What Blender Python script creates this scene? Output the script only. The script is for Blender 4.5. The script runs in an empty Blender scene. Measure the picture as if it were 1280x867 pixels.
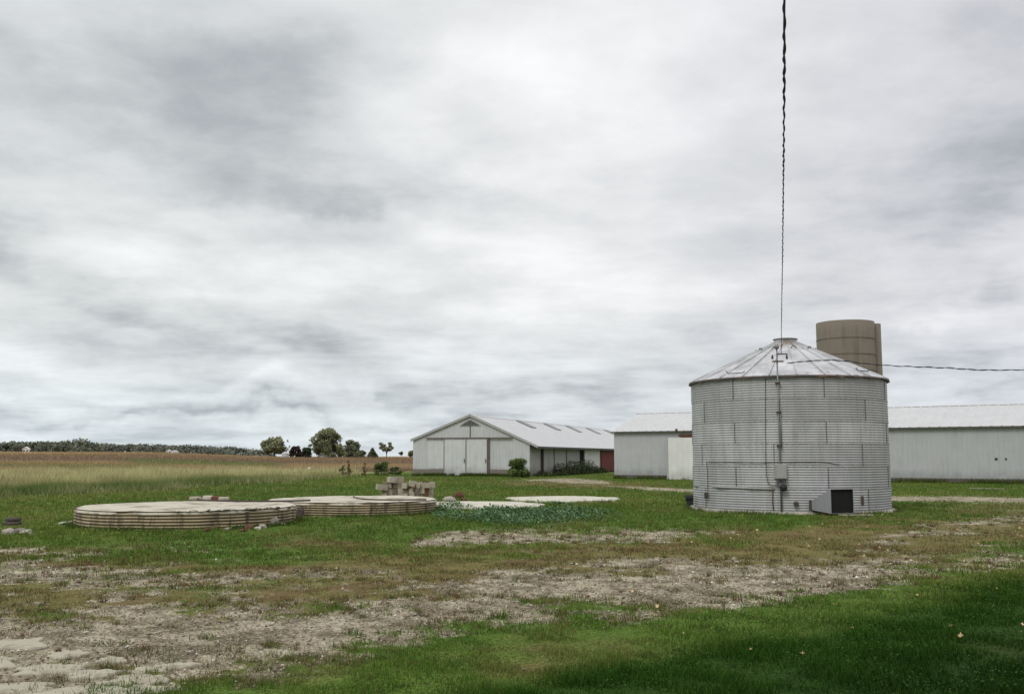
import bpy, bmesh, math, random
import numpy as np
from mathutils import Vector
random.seed(7); RNG = np.random.default_rng(11)
S = bpy.context.scene; COL = S.collection
PI = math.pi
# ------------------------------------------------------------------ camera
F = 1244.0; CX, CY = 640.0, 433.5; EYE = 1.68
P = math.atan(137.0 / F); cp, sp = math.cos(P), math.sin(P)
cam_d = bpy.data.cameras.new('camera'); cam = bpy.data.objects.new('camera', cam_d); COL.objects.link(cam)
cam_d.sensor_width = 36; cam_d.lens = 36 * F / 1280; cam_d.clip_end = 9000; cam_d.clip_start = 0.1
cam.location = (0, 0, EYE); cam.rotation_euler = (PI / 2 + P, 0, 0); S.camera = cam
def ray(px, py):
    a = (px - CX) / F; b = (CY - py) / F
    return (a, cp - b * sp, sp + b * cp)
def at_z(px, py, z=0.0):
    d = ray(px, py); t = (z - EYE) / d[2]; return Vector((d[0] * t, d[1] * t, z))
def at_Y(px, py, Y):
    d = ray(px, py); t = Y / d[1]; return Vector((d[0] * t, Y, EYE + d[2] * t))
def topx(X, Y, Z=0.0):
    Z = Z - EYE; d = np.maximum(Y * cp + Z * sp, 0.5)
    return CX + F * X / d, CY - F * (-Y * sp + Z * cp) / d
# ------------------------------------------------------------------ numpy noise
def _h(ix, iy, s):
    h = (ix * 374761393 + iy * 668265263 + s * 982451653) & 0xFFFFFFFF
    h = ((h ^ (h >> 13)) * 1274126177) & 0xFFFFFFFF
    return ((h ^ (h >> 16)) & 0xFFFF) / 65535.0
def vn(x, y, s=0):
    x = np.asarray(x, float); y = np.asarray(y, float)
    ix = np.floor(x).astype(np.int64); iy = np.floor(y).astype(np.int64)
    fx = x - ix; fy = y - iy; fx = fx * fx * (3 - 2 * fx); fy = fy * fy * (3 - 2 * fy)
    a = _h(ix, iy, s); b = _h(ix + 1, iy, s); c = _h(ix, iy + 1, s); d = _h(ix + 1, iy + 1, s)
    return (a * (1 - fx) + b * fx) * (1 - fy) + (c * (1 - fx) + d * fx) * fy
def fbm(x, y, o=4, s=0, g=.5):
    v = 0; a = 1; t = 0
    for i in range(o):
        c, q = math.cos(.7 * i + s), math.sin(.7 * i + s)
        v = v + a * vn((x * c - y * q) * 2 ** i, (x * q + y * c) * 2 ** i, s + i * 17); t += a; a *= g
    return v / t
def ss(a, b, x):
    t = np.clip((np.asarray(x, float) - a) / (b - a), 0, 1); return t * t * (3 - 2 * t)
def lerp(a, b, t): return a * (1 - t) + b * t
# ------------------------------------------------------------------ ground description
def stroke(px, py, xs, yc, hh, st):
    y = np.interp(px, xs, yc); h = np.interp(px, xs, hh); s = np.interp(px, xs, st)
    return s * np.exp(-((py - y) / h) ** 2)
BARN_X0 = 0
def terrain(X, Y):
    r = np.hypot(X, Y); az = np.degrees(np.arctan2(X, np.maximum(Y, .01)))
    left = ss(-12, -21, az)
    front = ss(0, 60, Y)
    z = ss(115, 330, r) * (1.5 + 1.5 * left) * front
    z = z - ss(340, 650, r) * 1.2 * front * left
    z = z + (fbm(X / 90, Y / 90, 2, 5) - .5) * .8 * ss(140, 300, r) * front
    return z
def masks(X, Y):
    """gravel, dry, lush, tall(tan), weed(bank), field"""
    px, py = topx(X, Y)
    fr = (Y > 2.0)
    # organic warping so that edges do not follow the strokes
    wx = (fbm(X * .35, Y * .35, 3, 3) - .5); wy = (fbm(X * .35, Y * .35, 3, 9) - .5)
    k = np.clip((py - 571) / 200, 0.02, 1.3)
    pyw = py + wy * 60 * k; pxw = px + wx * 60
    g = stroke(pxw, pyw, [-400, -200, 0, 200, 400, 600, 700, 850, 1000, 1100, 1200, 1300, 1500],
               [870, 860, 830, 812, 788, 758, 744, 729, 713, 706, 702, 690, 680],
               [110, 95, 80, 66, 44, 29, 24, 23, 21, 18, 14, 9, 9],
               [1, 1, 1, .95, .86, .86, 1, 1.05, 1, .9, .7, .35, .3])
    g = np.maximum(g, stroke(pxw, pyw, [-300, 0, 100, 250, 400, 520, 560], [700, 705, 715, 726, 724, 720, 720], [18, 18, 20, 19, 12, 6, 4], [.8, .8, .62, .62, .45, .25, 0]))
    g = np.maximum(g, stroke(pxw, pyw, [490, 520, 560, 700, 830, 920, 960], [681, 680, 677, 671, 667, 666, 666], [3, 6, 9, 9, 7, 4, 2], [0, .6, 1.1, 1, .8, .5, 0]))
    g2 = stroke(px + wx * 10, py, [600, 640, 690, 720, 760, 770], [600, 600, 600, 601, 603, 603], [1.2, 1.5, 2.5, 3.5, 2.5, 1], [0, .3, .8, 1.1, .7, 0])
    g2 = np.maximum(g2, stroke(px + wx * 10, py, [700, 740, 800, 870, 1110, 1200, 1280, 1500], [603, 605, 610, 613.5, 623, 623.5, 625, 627], [1.5, 1.5, 2, 2.2, 3.0, 3.4, 3.4, 4], [0, .3, .9, 1.1, 1.1, 1.1, 1.1, 1.1]))
    g = np.maximum(g, stroke(pxw, pyw, [1040, 1150, 1280, 1500], [692, 664, 648, 640], [7, 11, 14, 18], [.2, .48, .66, .7]))
    g = np.maximum(g, g2)
    n = .36 * fbm(X * 1.0, Y * 1.2, 4, 21, .6) + .64 * (.5 + .8 * (fbm(X * 3.0, Y * 3.6, 5, 33, .8) - .5) * 1.5)
    big = fbm(X * .45, Y * .45, 2, 77)
    amp = np.where(g2 > .3, .8, 2.9)
    G = ss(-.20, .22, g - .46 + (n - .5) * amp + (big - .5) * .6 * (g2 < .3))
    G = G * ss(.08, .26, g) * fr
    dry = stroke(px, pyw, [-200, 0, 300, 600, 900, 1100, 1280, 1500], [760, 760, 748, 725, 700, 680, 660, 650], [90, 85, 62, 50, 36, 32, 28, 28], [.8, .75, .8, .95, 1, 1, 1, 1])
    dry = np.maximum(dry, stroke(pxw, pyw, [300, 460, 560, 700, 860, 1000], [860, 845, 835, 830, 830, 810], [30, 36, 40, 44, 30, 16], [.4, .45, .45, .42, .3, 0]))
    dry = np.maximum(dry, stroke(px, py, [560, 640, 760, 900], [603, 604, 606, 610], [5, 6, 7, 6], [0, .7, .8, .1]))
    dry = np.maximum(dry, stroke(px, py, [1080, 1110, 1200, 1400], [640, 636, 632, 632], [8, 10, 12, 12], [0, .3, .5, .6]))
    dn = fbm(X * .9, Y * .9, 4, 41, .6)
    dry = np.clip(ss(.32, .78, dry * .95 + (dn - .5) * 1.15), 0, 1) * fr
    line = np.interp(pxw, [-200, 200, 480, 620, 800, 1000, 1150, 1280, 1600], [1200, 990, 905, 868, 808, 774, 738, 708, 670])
    lush_shade = ss(-14, 34, pyw - line) * fr  # lush dark turf at lower right, also carries the painted shade
    G = G * (1 - .96 * lush_shade); dry = dry * (1 - .85 * ss(0, 60, pyw - line))
    # left meadow
    up = np.interp(px, [-600, 0, 300, 450, 500], [588, 588.5, 589, 590, 589])
    lo = np.interp(px, [-600, -200, 0, 200, 300, 400, 480, 500], [640, 630, 623, 614, 607, 601, 592, 589])
    jit = (fbm(X * .12, Y * .12, 3, 61) - .5)
    inx = ss(505, 470, px)
    tall = ss(-1, 1.5, py - up) * ss(0, 5, lo - py + jit * 9) * inx * fr
    bank = tall * ss(.42, .12, (lo - py + jit * 12) / np.maximum(lo - up, 1)) 
    field = np.where(px < 520, ss(1.0, -1.0, py - up), ss(584, 580, py)) * fr
    return G, dry, lush_shade, tall, bank, field, px, py
C = lambda *a: np.array(a, float)
def mix(c, d, t): return c * (1 - t[:, None]) + d * t[:, None]
def ground_color(X, Y, M_=None):
    G, dry, lush_shade, tall, bank, field, px, py = M_ if M_ is not None else masks(X, Y)
    n1 = fbm(X * .8, Y * .8, 4, 101, .6); n2 = fbm(X * 3.2, Y * 3.2, 4, 111, .65); n3 = fbm(X * .15, Y * .15, 3, 121)
    one = np.ones_like(X)
    c = one[:, None] * C(.075, .125, .020)
    c = mix(c, C(.125, .155, .03)[None] * one[:, None], ss(.4, .7, n3) * .6)
    c = mix(c, C(.13, .115, .040)[None] * one[:, None], ss(.52, .75, n1) * .5)
    c = mix(c, C(.150, .120, .048)[None] * one[:, None], dry * .85)
    c = mix(c, C(.115, .072, .038)[None] * one[:, None], dry * ss(.58, .72, n1) * .6)
    c = mix(c, C(.012, .040, .004)[None] * one[:, None], lush_shade * (.93 - .22 * n1)) * (1 - .35 * ss(40, 150, py - np.interp(px, [600, 1280], [868, 708])) * lush_shade)[:, None]  # deep green turf, then shade painted in as extra darkening
    gr = one[:, None] * C(.31, .275, .20)
    gr = mix(gr, C(.14, .118, .078)[None] * one[:, None], ss(.42, .62, n2) * .85)
    gr = mix(gr, C(.38, .345, .265)[None] * one[:, None], ss(.56, .72, 1 - n2) * .9)
    c = mix(c, gr, G)
    # meadow and fields
    c = mix(c, C(.30, .27, .13)[None] * one[:, None], tall)
    c = mix(c, C(.045, .085, .02)[None] * one[:, None], bank)
    r = np.hypot(X, Y)
    fcol = one[:, None] * C(.215, .165, .112)
    lx = fbm(X / 60, Y / 9, 3, 131); l2 = fbm(X / 160, Y / 26, 3, 141)
    fcol = mix(fcol, C(.185, .13, .082)[None] * one[:, None], ss(.4, .65, lx) * .8)
    fcol = mix(fcol, C(.33, .235, .105)[None] * one[:, None], ss(.52, .72, l2) * .75)
    def band(x0, x1, ya, yb, h): 
        return stroke(px, py, [x0 - 25, x0, x1, x1 + 25], [ya, ya, yb, yb], [h] * 4, [0, 1, 1, 0])
    return c, fcol, field
def final_color(X, Y):
    M_ = masks(X, Y); c, fcol, field = ground_color(X, Y, M_)
    c = mix(c, fcol, field)
    # distant strips, laid out on the ground by distance and bearing
    r = np.hypot(X, Y); az = np.degrees(np.arctan2(X, np.maximum(Y, .01)))
    one = np.ones_like(X)[:, None]
    def strip(a0, a1, r0, r1, col, s=.9, tilt=0.0):
        nonlocal c
        rr = r + tilt * (az - a0)
        m = ss(a0 - 1.0, a0 + 1.0, az) * ss(a1 + 1.0, a1 - 1.0, az) * ss(r0 * .94, r0, rr) * ss(r1 * 1.06, r1, rr) * s * field * (Y > 20)
        c = mix(c, col[None] * one, m)
    strip(-40, -2, 96, 125, C(.175, .122, .082), .7)
    strip(-40, -2, 132, 152, C(.33, .24, .14), .7)
    strip(-33, -19, 165, 190, C(.19, .19, .08), .7, 3.0)
    strip(-21, -13, 175, 205, C(.14, .175, .06), .75, 3.0)
    strip(-40, -2, 215, 250, C(.21, .14, .085), .6)
    strip(-40, 10, 300, 420, C(.40, .29, .16), .75)
    return c, M_
# ------------------------------------------------------------------ node helpers
def new_mat(name):
    m = bpy.data.materials.new(name); m.use_nodes = True
    nt = m.node_tree; b = nt.nodes['Principled BSDF']; return m, nt, b
def N(nt, t, **k):
    n = nt.nodes.new(t)
    for a, v in k.items():
        if a.startswith('i_'): n.inputs[int(a[2:]) if a[2:].isdigit() else a[2:].replace('_', ' ')].default_value = v
        else: setattr(n, a, v)
    return n
def L(nt, a, b): nt.links.new(a, b)
def mixc(nt, f, a, b, mode='MIX'):
    n = N(nt, 'ShaderNodeMix', data_type='RGBA', blend_type=mode)
    for s, v in ((0, f), (6, a), (7, b)):
        if hasattr(v, 'is_linked'): L(nt, v, n.inputs[s])
        elif s == 0: n.inputs[0].default_value = v
        else: n.inputs[s].default_value = (*v, 1)
    return n.outputs[2]
def math_(nt, op, a, b=None, c=None, clamp=False):
    n = N(nt, 'ShaderNodeMath', operation=op, use_clamp=clamp)
    for i, v in enumerate((a, b, c)):
        if v is None: continue
        if hasattr(v, 'is_linked'): L(nt, v, n.inputs[i])
        else: n.inputs[i].default_value = v
    return n.outputs[0]
def noise(nt, scale, detail=4, rough=.55, vec=None, dist=0.0):
    n = N(nt, 'ShaderNodeTexNoise'); n.inputs['Scale'].default_value = scale; n.inputs['Detail'].default_value = detail
    n.inputs['Roughness'].default_value = rough; n.inputs['Distortion'].default_value = dist
    if vec is not None: L(nt, vec, n.inputs['Vector'])
    return n.outputs['Fac']
def ramp(nt, f, a, b):
    n = N(nt, 'ShaderNodeMapRange', interpolation_type='SMOOTHSTEP'); L(nt, f, n.inputs[0])
    n.inputs[1].default_value = a; n.inputs[2].default_value = b; return n.outputs[0]
def coords(nt, scale=(1, 1, 1), kind='Object'):
    t = N(nt, 'ShaderNodeTexCoord'); m = N(nt, 'ShaderNodeMapping'); L(nt, t.outputs[kind], m.inputs[0]); m.inputs['Scale'].default_value = scale
    return m.outputs[0]
def bump(nt, b, h, s=.3, d=.02):
    n = N(nt, 'ShaderNodeBump'); n.inputs['Strength'].default_value = s; n.inputs['Distance'].default_value = d
    L(nt, h, n.inputs['Height']); L(nt, n.outputs[0], b.inputs['Normal'])
def simple(name, col, rough=.7, metal=0.0, var=.25, scale=6, col2=None, f2=(.55, .7), s2=3.0, stretch=(1, 1, 1), bmp=.15):
    m, nt, b = new_mat(name); v = coords(nt, stretch)
    n = noise(nt, scale, 5, .6, v)
    c = mixc(nt, n, tuple(x * (1 - var) for x in col), tuple(min(1, x * (1 + var)) for x in col))
    if col2:
        q = ramp(nt, noise(nt, s2, 6, .65, v), *f2); c = mixc(nt, q, c, col2)
    L(nt, c, b.inputs['Base Color']); b.inputs['Roughness'].default_value = rough; b.inputs['Metallic'].default_value = metal
    b.inputs['Specular IOR Level'].default_value = .3
    if bmp: bump(nt, b, noise(nt, scale * 5, 4, .6, v), bmp)
    return m
def attr_mat(name, rough=.8, transl=0.0, bscale=0, mod=0.0, spec=.15):
    m, nt, b = new_mat(name)
    a = N(nt, 'ShaderNodeAttribute', attribute_name='Col')
    c = a.outputs['Color']
    if mod: c = mixc(nt, 1.0, c, mixc(nt, noise(nt, mod, 4, .6, coords(nt)), (.6,) * 3, (1.4,) * 3), 'MULTIPLY')
    L(nt, c, b.inputs['Base Color']); b.inputs['Roughness'].default_value = rough; b.inputs['Specular IOR Level'].default_value = spec
    if bscale: bump(nt, b, noise(nt, bscale, 5, .7, coords(nt)), .5, .03)
    if transl:
        t = N(nt, 'ShaderNodeBsdfTranslucent'); L(nt, c, t.inputs[0]); x = N(nt, 'ShaderNodeMixShader'); x.inputs[0].default_value = transl
        L(nt, b.outputs[0], x.inputs[1]); L(nt, t.outputs[0], x.inputs[2])
        L(nt, x.outputs[0], nt.nodes['Material Output'].inputs['Surface'])
    return m
# ------------------------------------------------------------------ object helpers
def tag(o, label=None, cat=None, group=None, kind=None):
    if label: o['label'] = label
    if cat: o['category'] = cat
    if group: o['group'] = group
    if kind: o['kind'] = kind
    return o
def empty(name, loc, rz=0.0):
    o = bpy.data.objects.new(name, None); COL.objects.link(o); o.location = loc; o.rotation_euler = (0, 0, rz); o.empty_display_size = .3; return o
class MB:
    def __init__(s): s.v = []; s.f = []
    def box(s, x0, x1, y0, y1, z0, z1):
        n = len(s.v); s.v += [(x, y, z) for z in (z0, z1) for y in (y0, y1) for x in (x0, x1)]
        s.f += [tuple(n + i for i in q) for q in ((0, 2, 3, 1), (4, 5, 7, 6), (0, 1, 5, 4), (2, 6, 7, 3), (0, 4, 6, 2), (1, 3, 7, 5))]; return s
    def hexa(s, p):   # 8 points, bottom ring then top ring
        n = len(s.v); s.v += [tuple(q) for q in p]
        s.f += [tuple(n + i for i in q) for q in ((3, 2, 1, 0), (4, 5, 6, 7), (0, 1, 5, 4), (1, 2, 6, 5), (2, 3, 7, 6), (3, 0, 4, 7))]; return s
    def poly(s, pts): n = len(s.v); s.v += [tuple(p) for p in pts]; s.f.append(tuple(range(n, n + len(pts)))); return s
    def tube(s, pts, r, k=8, caps=True):
        pts = [Vector(p) for p in pts]; n0 = len(s.v); rs = r if hasattr(r, '__len__') else [r] * len(pts)
        for i, p in enumerate(pts):
            d = (pts[min(i + 1, len(pts) - 1)] - pts[max(i - 1, 0)]).normalized()
            a = d.cross(Vector((0, 0, 1)) if abs(d.z) < .9 else Vector((1, 0, 0))).normalized(); b = d.cross(a)
            for j in range(k):
                t = 2 * PI * j / k; s.v.append(tuple(p + (a * math.cos(t) + b * math.sin(t)) * rs[i]))
        for i in range(len(pts) - 1):
            for j in range(k): s.f.append((n0 + i * k + j, n0 + i * k + (j + 1) % k, n0 + (i + 1) * k + (j + 1) % k, n0 + (i + 1) * k + j))
        if caps: s.f.append(tuple(n0 + j for j in reversed(range(k)))); s.f.append(tuple(n0 + (len(pts) - 1) * k + j for j in range(k)))
        return s
    def lathe(s, prof, k=64, a0=0, a1=2 * PI, c=(0, 0)):
        n0 = len(s.v); full = abs(a1 - a0 - 2 * PI) < 1e-6; m = k if full else k + 1
        for (r, z) in prof:
            for j in range(m):
                t = a0 + (a1 - a0) * j / k; s.v.append((c[0] + r * math.cos(t), c[1] + r * math.sin(t), z))
        for i in range(len(prof) - 1):
            for j in range(k):
                j2 = (j + 1) % m; s.f.append((n0 + i * m + j, n0 + i * m + j2, n0 + (i + 1) * m + j2, n0 + (i + 1) * m + j))
        return s
    def build(s, name, mat, parent=None, smooth=False, bevel=0, jit=0):
        if jit: s.v = [(x + random.uniform(-jit, jit), y + random.uniform(-jit, jit), z + random.uniform(-jit, jit)) for x, y, z in s.v]
        me = bpy.data.meshes.new(name); me.from_pydata(s.v, [], s.f); me.validate(); me.update()
        bm = bmesh.new(); bm.from_mesh(me); bmesh.ops.recalc_face_normals(bm, faces=bm.faces)
        if bevel: bmesh.ops.bevel(bm, geom=bm.edges, offset=bevel, segments=1, affect='EDGES')
        bm.to_mesh(me); bm.free()
        me.materials.append(mat)
        if smooth: me.shade_smooth()
        o = bpy.data.objects.new(name, me); COL.objects.link(o); o.parent = parent; return o
def np_mesh(name, V, Fl, sizes, cols, mat, parent=None, smooth=False):
    """V (n,3); Fl flat loop indices; sizes verts per face (array); cols (n,3)"""
    me = bpy.data.meshes.new(name); me.vertices.add(len(V)); me.vertices.foreach_set('co', V.astype(np.float32).ravel())
    me.loops.add(len(Fl)); me.loops.foreach_set('vertex_index', Fl.astype(np.int32).ravel())
    st = np.concatenate([[0], np.cumsum(sizes)[:-1]]).astype(np.int32)
    me.polygons.add(len(sizes)); me.polygons.foreach_set('loop_start', st); me.polygons.foreach_set('loop_total', sizes.astype(np.int32))
    if smooth: me.polygons.foreach_set('use_smooth', np.ones(len(sizes), bool))
    me.update(calc_edges=True)
    if cols is not None:
        a = me.attributes.new('Col', 'FLOAT_COLOR', 'POINT'); a.data.foreach_set('color', np.c_[cols, np.ones(len(cols))].astype(np.float32).ravel())
    me.materials.append(mat); o = bpy.data.objects.new(name, me); COL.objects.link(o); o.parent = parent; return o
# ------------------------------------------------------------------ world
def build_world():
    w = bpy.data.worlds.new('World'); S.world = w; w.use_nodes = True; nt = w.node_tree; nt.nodes.clear()
    out = N(nt, 'ShaderNodeOutputWorld')
    sky = N(nt, 'ShaderNodeTexSky', sky_type='NISHITA', sun_disc=False, sun_elevation=math.radians(48), sun_rotation=math.radians(215)); sky.air_density = 1.2; sky.dust_density = 2.5
    bs = N(nt, 'ShaderNodeBackground'); L(nt, sky.outputs[0], bs.inputs[0]); bs.inputs[1].default_value = .09
    tc = N(nt, 'ShaderNodeTexCoord'); sx = N(nt, 'ShaderNodeSeparateXYZ'); L(nt, tc.outputs['Generated'], sx.inputs[0]); x, y, z = sx.outputs
    zc = math_(nt, 'MAXIMUM', z, 0.0)
    den = math_(nt, 'ADD', zc, .13)
    pv = N(nt, 'ShaderNodeCombineXYZ'); L(nt, math_(nt, 'DIVIDE', x, den), pv.inputs[0]); L(nt, math_(nt, 'DIVIDE', y, den), pv.inputs[1])
    pv = pv.outputs[0]
    n1 = noise(nt, .85, 8, .55, pv, .15); n2 = noise(nt, 2.6, 7, .58, pv, .15); n3 = noise(nt, .4, 4, .5, pv)
    az = math_(nt, 'ARCTAN2', x, y); el = math_(nt, 'ARCSINE', z)
    # ragged edges for the large masses
    wn = noise(nt, 5, 5, .6, tc.outputs['Generated'])
    azw = math_(nt, 'ADD', az, math_(nt, 'MULTIPLY', math_(nt, 'SUBTRACT', n1, .5), .45))
    elw = math_(nt, 'ADD', el, math_(nt, 'MULTIPLY', math_(nt, 'SUBTRACT', wn, .5), .15))
    lobes = [  # px, py, half-width, half-height, amount (cloud thickness seen from the farm)
        (330, 110, 190, 60, -.16), (400, 215, 200, 42, -.17), (150, 175, 90, 16, .08), (20, 335, 110, 34, -.22), (130, 372, 120, 22, -.12),
        (330, 262, 90, 12, .08), (250, 345, 120, 26, .14), (470, 245, 90, 20, -.06), (230, 430, 150, 16, -.14), (520, 478, 150, 15, -.16), (350, 455, 90, 10, -.08), (640, 500, 120, 9, -.10),
        (700, 120, 270, 150, .17), (640, 330, 230, 70, .13), (300, 275, 60, 14, .08), (60, 440, 130, 18, .08), (60, 40, 60, 60, .02), (120, 470, 200, 12, .06), (260, 505, 340, 9, .12), (330, 540, 380, 7, .10), (200, 528, 330, 5, -.10),
        (1210, 245, 120, 60, -.20), (1010, 300, 160, 30, -.06), (1250, 330, 90, 26, -.12), (1120, 335, 90, 14, .07), (1190, 420, 130, 22, -.17), (1230, 380, 60, 10, .08), (900, 400, 200, 40, .0), (1200, 60, 120, 60, -.04), (1270, 470, 120, 8, -.1)]
    acc = None
    for (px, py, w_, h_, a) in lobes:
        d = Vector(ray(px, py)).normalized(); a0 = math.atan2(d.x, d.y); e0 = math.asin(d.z)
        u = math_(nt, 'MULTIPLY', math_(nt, 'SUBTRACT', azw, a0), F / w_ * .85); v = math_(nt, 'MULTIPLY', math_(nt, 'SUBTRACT', elw, e0), F / h_ * .85)
        q = math_(nt, 'ADD', math_(nt, 'MULTIPLY', u, u), math_(nt, 'MULTIPLY', v, v))
        e = math_(nt, 'MULTIPLY', math_(nt, 'EXPONENT', math_(nt, 'MULTIPLY', q, -1.0)), a)
        acc = e if acc is None else math_(nt, 'ADD', acc, e)
    n4 = noise(nt, 7.0, 6, .62, pv, .3)
    v = math_(nt, 'ADD', .775, math_(nt, 'MULTIPLY', math_(nt, 'SUBTRACT', n4, .5), .13))
    v = math_(nt, 'ADD', v, math_(nt, 'MULTIPLY', math_(nt, 'SUBTRACT', ramp(nt, n1, .36, .64), .5), .24))
    v = math_(nt, 'ADD', v, math_(nt, 'MULTIPLY', math_(nt, 'SUBTRACT', ramp(nt, n2, .30, .70), .5), .14))
    v = math_(nt, 'ADD', v, math_(nt, 'MULTIPLY', math_(nt, 'SUBTRACT', n3, .5), .2))
    v = math_(nt, 'ADD', v, math_(nt, 'MULTIPLY', acc, 1.15))
    v = math_(nt, 'MULTIPLY', v, math_(nt, 'ADD', 1.0, math_(nt, 'MULTIPLY', ramp(nt, z, .48, .95), 1.1)))
    cr = N(nt, 'ShaderNodeValToRGB'); L(nt, math_(nt, 'MULTIPLY', v, .5), cr.inputs[0]); e = cr.color_ramp.elements
    e[0].position = .14; e[0].color = (.29, .317, .338, 1); e[1].position = .26; e[1].color = (.47, .497, .518, 1)
    for p_, c_ in ((.36, (.71, .725, .735, 1)), (.46, (.87, .88, .885, 1)), (1.0, (1.75, 1.75, 1.75, 1))):
        q = e.new(p_); q.color = c_
    # cooler and thinner toward the horizon, lavender on the right
    c = mixc(nt, ramp(nt, z, .16, .0), cr.outputs[0], mixc(nt, 1.0, cr.outputs[0], (.95, 1.01, 1.05), 'MULTIPLY'))
    c = mixc(nt, ramp(nt, x, .0, .45), c, mixc(nt, 1.0, c, (.995, .98, 1.01), 'MULTIPLY'))
    c = mixc(nt, ramp(nt, x, .0, -.4), c, mixc(nt, 1.0, c, (.985, 1.0, .995), 'MULTIPLY'))
    c = mixc(nt, ramp(nt, z, .0, -.03), c, (.10, .10, .07))
    bc = N(nt, 'ShaderNodeBackground'); L(nt, c, bc.inputs[0]); bc.inputs[1].default_value = 1.0
    mx = N(nt, 'ShaderNodeMixShader'); mx.inputs[0].default_value = .93
    L(nt, bs.outputs[0], mx.inputs[1]); L(nt, bc.outputs[0], mx.inputs[2]); L(nt, mx.outputs[0], out.inputs[0])
    w.cycles.sampling_method = 'MANUAL'; w.cycles.sample_map_resolution = 512
    l = bpy.data.lights.new('sun', 'SUN'); l.energy = 1.35; l.angle = math.radians(24); l.color = (1, .965, .91)
    o = bpy.data.objects.new('sun', l); COL.objects.link(o)
    el_, az_ = math.radians(48), math.radians(215)   # azimuth from +Y, clockwise: behind the camera, to the left
    d = Vector((math.sin(az_) * math.cos(el_), math.cos(az_) * math.cos(el_), math.sin(el_)))
    o.rotation_euler = d.to_track_quat('Z', 'Y').to_euler(); o.location = d * 60
build_world()
# ------------------------------------------------------------------ ground
def build_ground():
    r = np.concatenate([np.geomspace(.05, 4.5, 18)[:-1], np.geomspace(4.5, 4200, 930)])
    a = np.radians(np.concatenate([np.linspace(-180, -52, 30)[:-1], np.linspace(-52, 44, 660), np.linspace(44, 180, 32)[1:-1]]))
    R, A = np.meshgrid(r, a, indexing='ij'); X = (R * np.sin(A)).ravel(); Y = (R * np.cos(A)).ravel()
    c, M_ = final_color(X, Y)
    G, dry, lush_shade, tall, bank, field = M_[:6]
    rr = np.hypot(X, Y); z = terrain(X, Y)
    near = ss(60, 25, rr)
    z = z + near * ((fbm(X * 2.2, Y * 2.2, 4, 201, .6) - .5) * .05 * (1 - .5 * G) - .012 * G + G * (fbm(X * 9, Y * 9, 3, 211, .7) - .5) * .03)
    V = np.c_[X, Y, z]
    nr, na = len(r), len(a)
    i = np.arange(nr - 1)[:, None]; j = np.arange(na)[None]; j2 = (j + 1) % na
    q = np.stack([i * na + j, i * na + j2, (i + 1) * na + j2, (i + 1) * na + j], -1).reshape(-1, 4)
    q = q[:, ::-1]
    Fl = np.concatenate([q.ravel(), np.arange(na)[::-1]])
    sz = np.concatenate([np.full(len(q), 4), [na]])
    m, nt, b = new_mat('ground_soil')
    at = N(nt, 'ShaderNodeAttribute', attribute_name='Col'); co = coords(nt)
    nf = noise(nt, 26, 6, .7, co)
    c1 = mixc(nt, 1.0, at.outputs['Color'], mixc(nt, ramp(nt, nf, .34, .66), (.5, .48, .45), (1.5, 1.5, 1.5)), 'MULTIPLY')
    c1 = mixc(nt, 1.0, c1, mixc(nt, noise(nt, 3.1, 5, .65, co), (.72, .72, .72), (1.28, 1.28, 1.28)), 'MULTIPLY')
    cs = coords(nt, (.10, .9, 1)); c1 = mixc(nt, 1.0, c1, mixc(nt, noise(nt, 1.0, 5, .65, cs), (.8, .78, .76), (1.2, 1.22, 1.24)), 'MULTIPLY')
    L(nt, c1, b.inputs['Base Color']); b.inputs['Roughness'].default_value = .95; b.inputs['Specular IOR Level'].default_value = .1
    bump(nt, b, nf, .7, .03)
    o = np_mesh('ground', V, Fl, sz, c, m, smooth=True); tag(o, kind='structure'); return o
build_ground()
# ------------------------------------------------------------------ things that keep grass away (circles on the ground)
BIN = (9.0, 32.55, 3.07)
pad1 = (-8.25, 25.7, 2.67)
pad2 = (-4.85, 30.72, 2.53)
pad3 = ((592 - CX) / F * 34.4, 34.4, 2.35)
pad4 = ((704 - CX) / F * 39.3, 39.3, 2.22)
CIRC = [(*BIN[:2], BIN[2] + .12), pad1, pad2, pad3, pad4]
def clear(X, Y, marg=0.0):
    m = np.ones(len(X), bool)
    for i_, (cx, cy, r) in enumerate(CIRC):
        if i_ > 2: r = r * (.86 + .16 * fbm(X * 1.5, Y * 1.5, 3, 71))
        m &= (np.hypot(X - cx, Y - cy) > r + marg)
    # under the barns
    for (ox, oy, ux, uy, W_, vx, vy, Ln) in FOOT:
        s = (X - ox) * ux + (Y - oy) * uy; t = (X - ox) * vx + (Y - oy) * vy
        m &= ~((s > -.05) & (s < W_ + .05) & (t > -.05) & (t < Ln))
    return m
T1 = math.radians(18.7); T2 = math.radians(32)
A1 = (-8.75, 88.5); A2 = (7.86, 77.0)
FOOT = [(A1[0], A1[1], math.cos(T1), -math.sin(T1), 10.83, math.sin(T1), math.cos(T1), 53),
        (A2[0], A2[1], math.cos(T2), -math.sin(T2), 50, math.sin(T2), math.cos(T2), 9.1)]
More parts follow.
